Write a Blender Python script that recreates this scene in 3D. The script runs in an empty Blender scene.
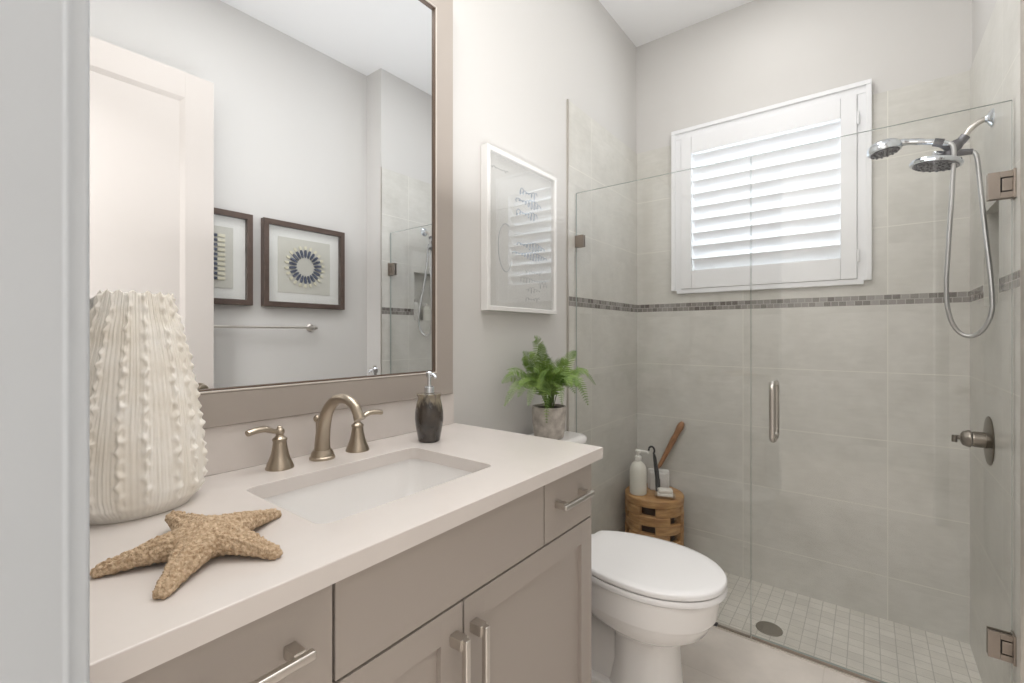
import bpy, bmesh, math, random
from mathutils import Vector, Matrix

random.seed(7)
C = bpy.context.scene
COL = C.collection
PI = math.pi

# ------------------------------------------------------------------ camera
cd = bpy.data.cameras.new('camera')
cam = bpy.data.objects.new('camera', cd)
COL.objects.link(cam)
cam.location = (1.1477, -2.7597, 1.1564)
cam.rotation_euler = (PI / 2, 0, 0.6580)
cd.sensor_fit = 'HORIZONTAL'
cd.sensor_width = 36.0
cd.lens = 460.56 / 1024 * 36.0
cd.shift_y = -7.0 / 1024
cd.clip_start = 0.02
C.camera = cam

# ------------------------------------------------------------------ world, lights, exposure
w = bpy.data.worlds.new('daylight')
C.world = w
w.use_nodes = True
bg = w.node_tree.nodes['Background']
bg.inputs[0].default_value = (0.90, 0.95, 1.0, 1)
bg.inputs[1].default_value = 5.2


def area(name, loc, rot, sx, sy, power, color=(1, 1, 1), shape='RECTANGLE'):
    l = bpy.data.lights.new(name, 'AREA')
    l.shape = shape
    l.size = sx
    if shape in ('RECTANGLE', 'ELLIPSE'):
        l.size_y = sy
    l.energy = power
    l.color = color
    o = bpy.data.objects.new(name, l)
    o.location = loc
    o.rotation_euler = rot
    COL.objects.link(o)
    return o


area('ceiling_lamp', (0.75, -2.00, 2.94), (0, 0, 0), 0.8, 1.0, 10, (1.0, 0.985, 0.96))
area('vanity_fill', (0.16, -2.12, 2.50), (0, math.radians(-25), 0), 0.14, 0.70, 3.5, (1.0, 0.98, 0.95))  # unseen light added above the mirror to brighten sink and counter
area('shower_ceiling_lamp', (0.75, -0.60, 2.94), (0, 0, 0), 0.40, 0.40, 3.4, (1.0, 0.985, 0.96), 'DISK')
area('fill_uplight', (0.72, -1.45, 1.60), (PI, 0, 0), 1.0, 1.0, 7.5, (0.985, 0.99, 1.0))  # unseen upward fill light, added to brighten the ceiling
area('hall_lamp', (0.30, -3.45, 2.90), (0, 0, 0), 1.0, 0.8, 72, (1.0, 0.985, 0.97))

C.view_settings.view_transform = 'Standard'
C.view_settings.look = 'None'
C.view_settings.gamma = 1
C.view_settings.use_curve_mapping = False
C.view_settings.exposure = 0.06

# ------------------------------------------------------------------ materials


def lin(v):
    v /= 255.0
    return v / 12.92 if v <= 0.04045 else ((v + 0.055) / 1.055) ** 2.4


def rgb(r, g, b):
    return (lin(r), lin(g), lin(b), 1)


def mat(name, col, rough=0.5, metal=0.0, noise=0.0, nscale=8.0, bump=0.0, bscale=40.0, col2=None, coat=0.0, spec=None, detail=4.0, stretch=None):
    m = bpy.data.materials.new(name)
    m.use_nodes = True
    nt = m.node_tree
    b = nt.nodes['Principled BSDF']
    b.inputs['Base Color'].default_value = col
    b.inputs['Roughness'].default_value = rough
    b.inputs['Metallic'].default_value = metal
    if coat:
        b.inputs['Coat Weight'].default_value = coat
    if spec is not None:
        b.inputs['Specular IOR Level'].default_value = spec
    if noise or bump or col2:
        g = nt.nodes.new('ShaderNodeNewGeometry')
        src = g.outputs['Position']
        if stretch:
            mp = nt.nodes.new('ShaderNodeMapping')
            mp.inputs['Scale'].default_value = stretch
            nt.links.new(src, mp.inputs['Vector'])
            src = mp.outputs['Vector']
        if noise or col2:
            n = nt.nodes.new('ShaderNodeTexNoise')
            n.inputs['Scale'].default_value = nscale
            n.inputs['Detail'].default_value = detail
            nt.links.new(src, n.inputs['Vector'])
            r = nt.nodes.new('ShaderNodeValToRGB')
            r.color_ramp.elements[0].position = 0.3
            r.color_ramp.elements[1].position = 0.7
            r.color_ramp.elements[0].color = tuple(col2) if col2 else tuple(c * (1 - noise) for c in col[:3]) + (1,)
            r.color_ramp.elements[1].color = col
            nt.links.new(n.outputs['Fac'], r.inputs['Fac'])
            nt.links.new(r.outputs['Color'], b.inputs['Base Color'])
        if bump:
            n2 = nt.nodes.new('ShaderNodeTexNoise')
            n2.inputs['Scale'].default_value = bscale
            n2.inputs['Detail'].default_value = 3
            nt.links.new(src, n2.inputs['Vector'])
            bp = nt.nodes.new('ShaderNodeBump')
            bp.inputs['Strength'].default_value = bump
            bp.inputs['Distance'].default_value = 0.004
            nt.links.new(n2.outputs['Fac'], bp.inputs['Height'])
            nt.links.new(bp.outputs['Normal'], b.inputs['Normal'])
    return m


def glass_mat(name, tint, ior=1.45):
    m = bpy.data.materials.new(name)
    m.use_nodes = True
    nt = m.node_tree
    nt.nodes.clear()
    out = nt.nodes.new('ShaderNodeOutputMaterial')
    mx = nt.nodes.new('ShaderNodeMixShader')
    tr = nt.nodes.new('ShaderNodeBsdfTransparent')
    gl = nt.nodes.new('ShaderNodeBsdfGlossy')
    fr = nt.nodes.new('ShaderNodeFresnel')
    geo = nt.nodes.new('ShaderNodeNewGeometry')
    mr_ = nt.nodes.new('ShaderNodeMapRange')
    mr_.inputs['To Min'].default_value = ior
    mr_.inputs['To Max'].default_value = 1.0 / ior
    nt.links.new(geo.outputs['Backfacing'], mr_.inputs['Value'])
    nt.links.new(mr_.outputs['Result'], fr.inputs['IOR'])
    tr.inputs[0].default_value = tint
    gl.inputs['Roughness'].default_value = 0.0
    nt.links.new(fr.outputs[0], mx.inputs[0])
    nt.links.new(tr.outputs[0], mx.inputs[1])
    nt.links.new(gl.outputs[0], mx.inputs[2])
    nt.links.new(mx.outputs[0], out.inputs[0])
    return m


def tile_mat(name, base, dark, grout, uaxis, usize, uoff, rough=0.28):
    """Large stone-look wall tiles, rows mirrored about the mosaic band."""
    m = bpy.data.materials.new(name)
    m.use_nodes = True
    nt = m.node_tree
    N, L = nt.nodes, nt.links
    b = N['Principled BSDF']
    b.inputs['Roughness'].default_value = rough
    g = N.new('ShaderNodeNewGeometry')
    sp = N.new('ShaderNodeSeparateXYZ')
    L.new(g.outputs['Position'], sp.inputs[0])

    def mth(op, a, c=None):
        n = N.new('ShaderNodeMath')
        n.operation = op
        for i, v in enumerate((a, c)):
            if v is None:
                continue
            if isinstance(v, (int, float)):
                n.inputs[i].default_value = v
            else:
                L.new(v, n.inputs[i])
        return n.outputs[0]
    row = mth('DIVIDE', mth('SUBTRACT', mth('ABSOLUTE', mth('SUBTRACT', sp.outputs['Z'], 1.3178)), 0.0238), 0.3152)
    fr = mth('FRACT', row)
    u = mth('DIVIDE', mth('ADD', sp.outputs[uaxis], uoff), usize)
    fu = mth('FRACT', u)
    dz = mth('MULTIPLY', mth('MINIMUM', fr, mth('SUBTRACT', 1.0, fr)), 0.3152)
    du = mth('MULTIPLY', mth('MINIMUM', fu, mth('SUBTRACT', 1.0, fu)), usize)
    d = mth('MINIMUM', dz, du)
    isg = mth('LESS_THAN', d, 0.0019)
    # per-tile tone
    cell = N.new('ShaderNodeCombineXYZ')
    L.new(mth('FLOOR', u), cell.inputs[0])
    L.new(mth('FLOOR', mth('MULTIPLY', sp.outputs['Z'], 3.17)), cell.inputs[1])
    wn = N.new('ShaderNodeTexWhiteNoise')
    L.new(cell.outputs[0], wn.inputs['Vector'])
    n1 = N.new('ShaderNodeTexNoise')
    n1.inputs['Scale'].default_value = 5.0
    n1.inputs['Detail'].default_value = 6
    n1.inputs['Roughness'].default_value = 0.65
    off = N.new('ShaderNodeVectorMath')
    off.operation = 'ADD'
    L.new(g.outputs['Position'], off.inputs[0])
    L.new(wn.outputs['Color'], off.inputs[1])
    L.new(off.outputs[0], n1.inputs['Vector'])
    n2 = N.new('ShaderNodeTexNoise')
    n2.inputs['Scale'].default_value = 60
    n2.inputs['Detail'].default_value = 3
    mp = N.new('ShaderNodeMapping')
    mp.inputs['Scale'].default_value = (0.25, 0.25, 1.0)
    L.new(g.outputs['Position'], mp.inputs['Vector'])
    L.new(mp.outputs[0], n2.inputs['Vector'])
    s = mth('ADD', mth('MULTIPLY', n1.outputs['Fac'], 0.75), mth('MULTIPLY', n2.outputs['Fac'], 0.25))
    r = N.new('ShaderNodeValToRGB')
    r.color_ramp.elements[0].position = 0.32
    r.color_ramp.elements[1].position = 0.68
    r.color_ramp.elements[0].color = dark
    r.color_ramp.elements[1].color = base
    L.new(s, r.inputs['Fac'])
    mx = N.new('ShaderNodeMix')
    mx.data_type = 'RGBA'
    L.new(isg, mx.inputs['Factor'])
    L.new(r.outputs['Color'], mx.inputs[6])
    mx.inputs[7].default_value = grout
    L.new(mx.outputs[2], b.inputs['Base Color'])
    bp = N.new('ShaderNodeBump')
    bp.inputs['Strength'].default_value = 0.25
    bp.inputs['Distance'].default_value = 0.002
    L.new(mth('SUBTRACT', mth('MULTIPLY', n2.outputs['Fac'], 0.25), isg), bp.inputs['Height'])
    L.new(bp.outputs['Normal'], b.inputs['Normal'])
    return m


def grid_mat(name, c1, c2, grout, su, sv, gap, axes=('X', 'Y'), rough=0.4, offset=0.0, off=(0, 0), bump=0.3):
    """Small mosaic or square floor tiles by the brick texture in world metres."""
    m = bpy.data.materials.new(name)
    m.use_nodes = True
    nt = m.node_tree
    N, L = nt.nodes, nt.links
    b = N['Principled BSDF']
    b.inputs['Roughness'].default_value = rough
    g = N.new('ShaderNodeNewGeometry')
    sp = N.new('ShaderNodeSeparateXYZ')
    cb = N.new('ShaderNodeCombineXYZ')
    L.new(g.outputs['Position'], sp.inputs[0])
    for i, a in enumerate(axes):
        ad = N.new('ShaderNodeMath')
        ad.operation = 'ADD'
        ad.inputs[1].default_value = off[i] + 10 * (su if i == 0 else sv)
        L.new(sp.outputs[a], ad.inputs[0])
        L.new(ad.outputs[0], cb.inputs[i])
    br = N.new('ShaderNodeTexBrick')
    br.offset = offset
    br.inputs['Scale'].default_value = 1.0
    br.inputs['Brick Width'].default_value = su
    br.inputs['Row Height'].default_value = sv
    br.inputs['Mortar Size'].default_value = gap
    br.inputs['Mortar Smooth'].default_value = 0.1
    br.inputs['Color1'].default_value = c1
    br.inputs['Color2'].default_value = c2
    br.inputs['Mortar'].default_value = grout
    L.new(cb.outputs[0], br.inputs['Vector'])
    nz = N.new('ShaderNodeTexNoise')
    nz.inputs['Scale'].default_value = 9
    nz.inputs['Detail'].default_value = 5
    L.new(g.outputs['Position'], nz.inputs['Vector'])
    rr = N.new('ShaderNodeValToRGB')
    rr.color_ramp.elements[0].position = 0.3
    rr.color_ramp.elements[1].position = 0.7
    rr.color_ramp.elements[0].color = (0.86, 0.86, 0.86, 1)
    rr.color_ramp.elements[1].color = (1, 1, 1, 1)
    L.new(nz.outputs['Fac'], rr.inputs['Fac'])
    mu = N.new('ShaderNodeMix')
    mu.data_type = 'RGBA'
    mu.blend_type = 'MULTIPLY'
    mu.inputs['Factor'].default_value = 1
    L.new(br.outputs['Color'], mu.inputs[6])
    L.new(rr.outputs['Color'], mu.inputs[7])
    L.new(mu.outputs[2], b.inputs['Base Color'])
    bp = N.new('ShaderNodeBump')
    bp.inputs['Strength'].default_value = bump
    bp.inputs['Distance'].default_value = 0.002
    bp.invert = True
    L.new(br.outputs['Fac'], bp.inputs['Height'])
    L.new(bp.outputs['Normal'], b.inputs['Normal'])
    return m


M = {}
M['wall'] = mat('wall_paint', rgb(214, 212, 209), 0.6, bump=0.03, bscale=220)
M['ceiling'] = mat('ceiling_paint', rgb(246, 246, 246), 0.8, bump=0.05, bscale=200)
M['trim'] = mat('white_trim_paint', rgb(236, 236, 236), 0.35)
M['jamb'] = mat('pale_grey_jamb_paint', rgb(200, 205, 210), 0.4)
M['door'] = mat('door_paint', rgb(208, 201, 195), 0.4)
M['shutter'] = mat('shutter_white', rgb(240, 241, 243), 0.35)
TB, TD, TG = rgb(222, 220, 214), rgb(203, 201, 194), rgb(228, 226, 218)
M['tile_back'] = tile_mat('stone_tile_back', TB, TD, TG, 'X', 0.61, 0.0)
M['tile_side'] = tile_mat('stone_tile_side', TB, TD, TG, 'Y', 0.61, 0.0)
MC1, MC2, MG = rgb(108, 101, 96), rgb(164, 160, 155), rgb(188, 184, 178)
M['mosaic_back'] = grid_mat('mosaic_band_back', MC1, MC2, MG, 0.031, 0.0236, 0.0016, ('X', 'Z'), 0.2, 0.5, (0.004, -1.2941 + 0.236))
M['mosaic_side'] = grid_mat('mosaic_band_side', MC1, MC2, MG, 0.031, 0.0236, 0.0016, ('Y', 'Z'), 0.2, 0.5, (0.0, -1.2941 + 0.236))
M['shower_floor'] = grid_mat('shower_floor_mosaic', rgb(240, 236, 228), rgb(230, 226, 217), rgb(204, 200, 191), 0.054, 0.054, 0.0018, ('X', 'Y'), 0.4, 0.0)
M['floor'] = grid_mat('floor_tile', rgb(232, 224, 216), rgb(228, 220, 212), rgb(220, 212, 203), 0.45, 0.45, 0.002, ('X', 'Y'), 0.3, 0.5, (0.1, 0.17))
M['curb'] = mat('threshold_stone', rgb(205, 198, 188), 0.3, noise=0.06)
M['quartz'] = mat('white_quartz', rgb(226, 219, 214), 0.18, noise=0.03, nscale=14)
M['cabinet'] = mat('taupe_cabinet_paint', rgb(174, 165, 157), 0.38)
M['porcelain'] = mat('white_porcelain', rgb(249, 247, 245), 0.08, coat=0.2)
M['seat'] = mat('white_seat_plastic', rgb(244, 243, 243), 0.16)
M['nickel'] = mat('brushed_nickel', rgb(176, 164, 148), 0.3, 1.0)
M['valve'] = mat('dark_brushed_nickel', rgb(138, 131, 122), 0.3, 1.0)
M['pull'] = mat('satin_nickel_pull', rgb(205, 200, 194), 0.28, 1.0)
M['hinge'] = mat('brushed_bronze_nickel', rgb(166, 156, 147), 0.36, 1.0)
M['chrome'] = mat('polished_chrome', rgb(215, 220, 226), 0.07, 1.0)
M['darkmetal'] = mat('dark_metal', rgb(104, 104, 108), 0.3, 1.0)
M['hose'] = mat('steel_hose', rgb(190, 190, 190), 0.3, 0.8)
M['mframe'] = mat('taupe_mirror_frame', rgb(172, 163, 155), 0.42)
M['liner'] = mat('dark_liner', rgb(96, 78, 64), 0.4)
M['bead'] = mat('pale_bead', rgb(214, 206, 198), 0.35)
M['mirror'] = mat('mirror_silver', (0.905, 0.925, 0.95, 1), 0.0, 1.0)
M['glass'] = glass_mat('clear_glass', (0.994, 0.996, 0.994, 1))
M['glass_edge'] = mat('glass_edge', rgb(165, 174, 169), 0.15)
M['pane'] = glass_mat('window_pane', (0.98, 0.99, 0.99, 1))
M['picture_glass'] = glass_mat('picture_glass', (0.99, 0.99, 0.99, 1), 1.9)
M['whiteframe'] = mat('white_lacquer_frame', rgb(236, 235, 233), 0.25)
M['artpaper'] = mat('pale_art_paper', rgb(234, 234, 231), 0.7, noise=0.06, nscale=6)
M['ink'] = mat('blue_grey_ink', rgb(172, 182, 196), 0.7)
M['greyink'] = mat('pale_grey_ink', rgb(192, 194, 194), 0.7)
M['brownframe'] = mat('brown_wood_frame', rgb(92, 76, 68), 0.45, noise=0.2, nscale=30)
M['mat_board'] = mat('white_mat_board', rgb(248, 244, 240), 0.8)
M['linen'] = mat('linen_paper', rgb(222, 217, 208), 0.85, noise=0.06, nscale=120)
M['navy'] = mat('slate_blue_quill', rgb(92, 98, 122), 0.55, noise=0.3, nscale=60)
M['gold'] = mat('pale_gold_tip', rgb(240, 232, 210), 0.4, 0.1)
M['vase'] = mat('chalky_white_ceramic', rgb(250, 247, 241), 0.75, col2=rgb(236, 229, 217), nscale=16, bump=0.15, bscale=90)
M['starfish'] = mat('dried_starfish', rgb(226, 202, 172), 0.9, col2=rgb(172, 142, 110), nscale=230, bump=1.0, bscale=260, detail=5)
M['soap_dark'] = mat('dark_glazed_stone', rgb(40, 34, 31), 0.16, col2=rgb(74, 66, 58), nscale=26, coat=0.6, detail=6)
M['wood'] = mat('honey_wood', rgb(206, 164, 112), 0.5, col2=rgb(166, 120, 74), nscale=14, stretch=(1, 1, 5))
M['core_shade'] = mat('core_shade', rgb(92, 66, 44), 0.7)
M['wood_dark'] = mat('brown_wood', rgb(178, 132, 96), 0.4, noise=0.25, nscale=30)
M['white_plastic'] = mat('white_plastic', rgb(238, 236, 230), 0.3)
M['cream_plastic'] = mat('cream_bottle', rgb(232, 230, 220), 0.3)
M['black_rubber_and_shade'] = mat('black_rubber_and_shade', rgb(40, 40, 42), 0.4)
M['towel'] = mat('white_terry', rgb(240, 238, 234), 0.95, bump=0.8, bscale=300)
M['soap'] = mat('ivory_soap', rgb(240, 236, 228), 0.4)
M['concrete'] = mat('grey_cement_pot', rgb(214, 207, 199), 0.9, col2=rgb(166, 158, 150), nscale=30, bump=0.5, bscale=120, detail=8)
M['soil'] = mat('dark_soil', rgb(48, 38, 32), 0.95, bump=1.0, bscale=150)
M['fern'] = mat('fern_green', rgb(142, 170, 82), 0.5, col2=rgb(84, 116, 50), nscale=26)
M['stem'] = mat('fern_stem', rgb(96, 120, 62), 0.6)
M['grate'] = mat('drain_grate', rgb(150, 144, 134), 0.4, 0.7)
M['shadow_gap'] = mat('painted_seam_shade', rgb(70, 62, 56), 0.7)  # dark colour painted in for the shade in the cabinet seams
M['dishglass'] = mat('wire_dish', rgb(186, 160, 128), 0.4)

# pale glaze that ran down from the dispenser's shoulder
nt = M['soap_dark'].node_tree
ng = nt.nodes.new('ShaderNodeNewGeometry')
ns = nt.nodes.new('ShaderNodeSeparateXYZ')
nt.links.new(ng.outputs['Position'], ns.inputs[0])
nm = nt.nodes.new('ShaderNodeMapping')
nm.inputs['Scale'].default_value = (60, 60, 22)
nt.links.new(ng.outputs['Position'], nm.inputs['Vector'])
nn1 = nt.nodes.new('ShaderNodeTexNoise')
nn1.inputs['Scale'].default_value = 1.0
nt.links.new(nm.outputs[0], nn1.inputs['Vector'])
nr = nt.nodes.new('ShaderNodeMapRange')
nr.inputs['From Min'].default_value = 0.905
nr.inputs['From Max'].default_value = 0.975
nt.links.new(ns.outputs['Z'], nr.inputs['Value'])
na = nt.nodes.new('ShaderNodeMath')
na.operation = 'MULTIPLY'
nt.links.new(nr.outputs[0], na.inputs[0])
nt.links.new(nn1.outputs['Fac'], na.inputs[1])
nrr = nt.nodes.new('ShaderNodeValToRGB')
nrr.color_ramp.elements[0].position = 0.28
nrr.color_ramp.elements[1].position = 0.46
nt.links.new(na.outputs[0], nrr.inputs['Fac'])
nx = nt.nodes.new('ShaderNodeMix')
nx.data_type = 'RGBA'
bs = nt.nodes['Principled BSDF'].inputs['Base Color']
nt.links.new(bs.links[0].from_socket, nx.inputs[6])
nx.inputs[7].default_value = rgb(142, 132, 114)
nt.links.new(nrr.outputs['Color'], nx.inputs['Factor'])
nt.links.new(nx.outputs[2], bs)

# ------------------------------------------------------------------ mesh helpers


class MB:
    """Collects shapes (world coordinates) into one mesh."""

    def __init__(self):
        self.bm = bmesh.new()

    def merge(self, b, mi=0, mtx=None):
        if mtx is not None:
            b.transform(mtx)
        for f in b.faces:
            f.material_index = mi
        me = bpy.data.meshes.new('tmp')
        b.to_mesh(me)
        b.free()
        self.bm.from_mesh(me)
        bpy.data.meshes.remove(me)
        return self

    def box(self, x0, x1, y0, y1, z0, z1, bev=0.0, seg=2, mi=0, mtx=None):
        b = bmesh.new()
        bmesh.ops.create_cube(b, size=1.0)
        for v in b.verts:
            v.co = Vector(((x0 + x1) / 2 + v.co.x * (x1 - x0), (y0 + y1) / 2 + v.co.y * (y1 - y0), (z0 + z1) / 2 + v.co.z * (z1 - z0)))
        if bev:
            bmesh.ops.bevel(b, geom=list(b.edges), offset=bev, segments=seg, affect='EDGES', profile=0.5)
        return self.merge(b, mi, mtx)

    def loft(self, rings, cap0=True, cap1=True, closed=True, mi=0, mtx=None):
        b = bmesh.new()
        rv = [[b.verts.new(Vector(p)) for p in r] for r in rings]
        n = len(rings[0])
        for i in range(len(rv) - 1):
            for j in range(n if closed else n - 1):
                k = (j + 1) % n
                b.faces.new((rv[i][j], rv[i][k], rv[i + 1][k], rv[i + 1][j]))
        if cap0:
            b.faces.new(list(reversed(rv[0])))
        if cap1:
            b.faces.new(rv[-1])
        bmesh.ops.recalc_face_normals(b, faces=list(b.faces))
        return self.merge(b, mi, mtx)

    def lathe(self, prof, c=(0, 0, 0), n=40, mi=0, mtx=None, sx=1.0, sy=1.0, cap0=True, cap1=True):
        rings = []
        for r, z in prof:
            rings.append([(c[0] + sx * r * math.cos(2 * PI * j / n), c[1] + sy * r * math.sin(2 * PI * j / n), c[2] + z) for j in range(n)])
        return self.loft(rings, cap0, cap1, True, mi, mtx)

    def tube(self, pts, rad, n=14, mi=0, flat=1.0, mtx=None, up=(0, 0, 1)):
        pts = [Vector(p) for p in pts]
        if not isinstance(rad, (list, tuple)):
            rad = [rad] * len(pts)
        rings = []
        prev = None
        for i, p in enumerate(pts):
            t = (pts[min(i + 1, len(pts) - 1)] - pts[max(i - 1, 0)]).normalized()
            if prev is None:
                a = Vector(up)
                if abs(t.dot(a)) > 0.95:
                    a = Vector((1, 0, 0))
                s = t.cross(a).normalized()
            else:
                s = (prev - t * prev.dot(t)).normalized()
            prev = s
            q = t.cross(s).normalized()
            rings.append([p + s * math.cos(2 * PI * j / n) * rad[i] + q * math.sin(2 * PI * j / n) * rad[i] * flat for j in range(n)])
        return self.loft(rings, True, True, True, mi, mtx)

    def prism(self, poly, axis, a0, a1, bev=0.0, mi=0, mtx=None):
        """poly: 2-D outline in the other two axes (order x,y,z without axis)."""
        def p3(p, a):
            return {'x': (a, p[0], p[1]), 'y': (p[0], a, p[1]), 'z': (p[0], p[1], a)}[axis]
        b = bmesh.new()
        v0 = [b.verts.new(p3(p, a0)) for p in poly]
        v1 = [b.verts.new(p3(p, a1)) for p in poly]
        n = len(poly)
        for j in range(n):
            k = (j + 1) % n
            b.faces.new((v0[j], v0[k], v1[k], v1[j]))
        f0 = b.faces.new(list(reversed(v0)))
        f1 = b.faces.new(v1)
        bmesh.ops.recalc_face_normals(b, faces=list(b.faces))
        if bev:
            es = list({e for f in (f0, f1) for e in f.edges})
            bmesh.ops.bevel(b, geom=es, offset=bev, segments=3, affect='EDGES', profile=0.5)
        return self.merge(b, mi, mtx)

    def sphere(self, c, r, mi=0, sx=1, sy=1, sz=1, n=20):
        b = bmesh.new()
        bmesh.ops.create_uvsphere(b, u_segments=n, v_segments=max(8, n // 2), radius=r)
        for v in b.verts:
            v.co = Vector((c[0] + v.co.x * sx, c[1] + v.co.y * sy, c[2] + v.co.z * sz))
        return self.merge(b, mi)


def origin_of(parent):
    o = parent
    while o is not None:
        if o.get('_loc') is not None:
            return Vector(o['_loc'])
        o = o.parent
    return Vector((0, 0, 0))


def obj(name, mb, m, parent=None, loc=None, sharp=38, smooth=True):
    me = bpy.data.meshes.new(name)
    mb.bm.to_mesh(me)
    mb.bm.free()
    off = origin_of(parent) if parent is not None else Vector(loc or (0, 0, 0))
    me.transform(Matrix.Translation(-off))
    for mm in (m if isinstance(m, (list, tuple)) else [m]):
        me.materials.append(mm)
    if smooth:
        for p in me.polygons:
            p.use_smooth = True
        me.set_sharp_from_angle(angle=math.radians(sharp))
    o = bpy.data.objects.new(name, me)
    COL.objects.link(o)
    if smooth and len(me.polygons) < 4000:
        wn_ = o.modifiers.new('weighted_normals', 'WEIGHTED_NORMAL')
        wn_.keep_sharp = True
        wn_.weight = 100
    if parent is not None:
        o.parent = parent
    else:
        o.location = off
    return o


def tag(o, label, cat, group=None):
    o['label'] = label
    o['category'] = cat
    if group:
        o['group'] = group
    return o


def thing(name, label, cat, loc, group=None):
    o = bpy.data.objects.new(name, None)
    o.empty_display_size = 0.05
    COL.objects.link(o)
    o.location = loc
    o['_loc'] = list(loc)
    if label:
        tag(o, label, cat, group)
    return o


def struct(name, mb, m, parent=None, sharp=38):
    o = obj(name, mb, m, parent, sharp=sharp)
    if parent is None:
        o['kind'] = 'structure'
    return o


def rrect(x0, x1, y0, y1, r, n=6):
    pts = []
    for cx, cy, a0 in ((x1 - r, y1 - r, 0), (x0 + r, y1 - r, 90), (x0 + r, y0 + r, 180), (x1 - r, y0 + r, 270)):
        for i in range(n + 1):
            a = math.radians(a0 + 90 * i / n)
            pts.append((cx + r * math.cos(a), cy + r * math.sin(a)))
    return pts


def bez(p, n=24):
    """Catmull-Rom through points."""
    P = [Vector(q) for q in p]
    P = [P[0] * 2 - P[1]] + P + [P[-1] * 2 - P[-2]]
    out = []
    segs = len(P) - 3
    for i in range(segs):
        for k in range(n):
            t = k / n
            a, b, c, d = P[i:i + 4]
            out.append(0.5 * ((2 * b) + (c - a) * t + (2 * a - 5 * b + 4 * c - d) * t * t + (3 * b - a - 3 * c + d) * t ** 3))
    out.append(P[-2])
    return out


# ------------------------------------------------------------------ room shell
FZ = -0.03      # bathroom floor
SZ = -0.166     # sunken shower floor
CZ = 2.956      # ceiling
W = 1.50        # shower width
W2 = 1.658      # room width
YF = -2.668     # front wall (room face)
YG = -0.77      # shower glass
YT = -0.84      # where the tile starts
WX0, WX1, WZ0, WZ1 = 0.295, 1.085, 1.475, 2.245   # window opening

struct('floor', MB().box(-0.65, 2.35, -4.2, YG - 0.012, FZ - 0.2, FZ), M['floor'])
struct('floor_shower', MB().box(-0.1, 1.6, YG + 0.03, 0.1, SZ - 0.06, SZ), M['shower_floor'])
struct('trim_1', MB().box(0.0, W, YG - 0.012, YG + 0.03, FZ - 0.2, FZ + 0.004, 0.002), M['curb'])
struct('ceiling', MB().box(-0.75, 2.45, -4.3, 0.2, CZ, CZ + 0.1), M['ceiling'])
struct('wall_left', MB().box(-0.15, 0.0, -2.85, 0.2, -0.3, CZ), M['wall'])
b = MB()
b.box(-0.15, WX0, 0.0, 0.16, -0.3, CZ).box(WX1, 1.85, 0.0, 0.16, -0.3, CZ)
b.box(WX0, WX1, 0.0, 0.16, -0.3, WZ0).box(WX0, WX1, 0.0, 0.16, WZ1, CZ)
struct('wall_back', b, M['wall'])
# right wall: room part further out, thick shower part with niche
struct('wall_right', MB().box(W2, 1.85, -2.85, YT, -0.3, CZ), M['wall'])
NY0, NY1, NZ0, NZ1 = -0.565, -0.30, 1.255, 1.615   # niche
b = MB()
b.box(W, 1.85, YT, NY0, -0.3, CZ).box(W, 1.85, NY1, 0.1, -0.3, CZ)
b.box(W, 1.85, NY0, NY1, -0.3, NZ0).box(W, 1.85, NY0, NY1, NZ1, CZ).box(W + 0.09, 1.85, NY0, NY1, NZ0, NZ1)
struct('wall_shower_right', b, M['wall'])
b = MB()
b.box(0.0, 0.61, YF - 0.125, YF, -0.3, CZ)
b.box(1.50, 1.85, YF - 0.125, YF, -0.3, CZ)
b.box(0.61, 1.50, YF - 0.125, YF, 2.47, CZ)
struct('wall_front', b, M['wall'])
b = MB()
b.box(-0.75, -0.65, -4.3, YF - 0.125, FZ - 0.2, CZ).box(2.35, 2.45, -4.3, YF - 0.125, FZ - 0.2, CZ).box(-0.75, 2.45, -4.3, -4.2, FZ - 0.2, CZ)
b.box(-0.65, 0.0, YF - 0.225, YF - 0.125, FZ - 0.2, CZ).box(1.85, 2.35, YF - 0.225, YF - 0.125, FZ - 0.2, CZ)
struct('wall_hall', b, M['wall'])
# jamb with a small bead on its room edge
YF_ = YF - 0.003
jp = [(0.605, YF_ - 0.16), (0.625, YF_ - 0.16), (0.625, YF_ - 0.0165), (0.6265, YF_ - 0.0145), (0.628, YF_ - 0.013), (0.6275, YF_ - 0.011),
      (0.6255, YF_ - 0.0095), (0.6252, YF_ - 0.004), (0.6265, YF_ - 0.0025), (0.6262, YF_ - 0.0005), (0.624, YF_ + 0.0015), (0.605, YF_ + 0.0015)]
struct('trim_2', MB().prism(jp, 'z', FZ, 2.47), M['jamb'], sharp=60)
b = MB().box(1.48, 1.50, YF - 0.13, YF + 0.004, FZ, 2.47, 0.003)
struct('trim_3', b, M['trim'])
struct('trim_4', MB().box(0.61, 1.50, YF - 0.13, YF + 0.004, 2.45, 2.47, 0.003), M['trim'])

# tile skins (8 mm proud), left and right upper/lower, back around the window
ZT = 2.284
T = 0.008
ZM0, ZM1 = 1.2941, 1.3416
b = MB()
b.box(0, T, YT, 0, SZ, ZM0).box(0, T, YT, 0, ZM1, ZT)
struct('wall_tile_left', b, M['tile_side'])
b = MB()
b.box(T, W - T, -T, 0, SZ, ZM0)
b.box(T, WX0, -T, 0, ZM1, ZT).box(WX1, W - T, -T, 0, ZM1, ZT).box(WX0, WX1, -T, 0, ZM1, WZ0)
struct('wall_tile_back', b, M['tile_back'])
b = MB()
b.box(W - T, W, YT, 0, SZ, NZ0).box(W - T, W, YT, 0, NZ1, ZT)
b.box(W - T, W, YT, NY0, ZM1, NZ1).box(W - T, W, NY1, 0, ZM1, NZ1)
b.box(W - T, W, YT, NY0, NZ0, ZM0).box(W - T, W, NY1, 0, NZ0, ZM0)
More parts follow.
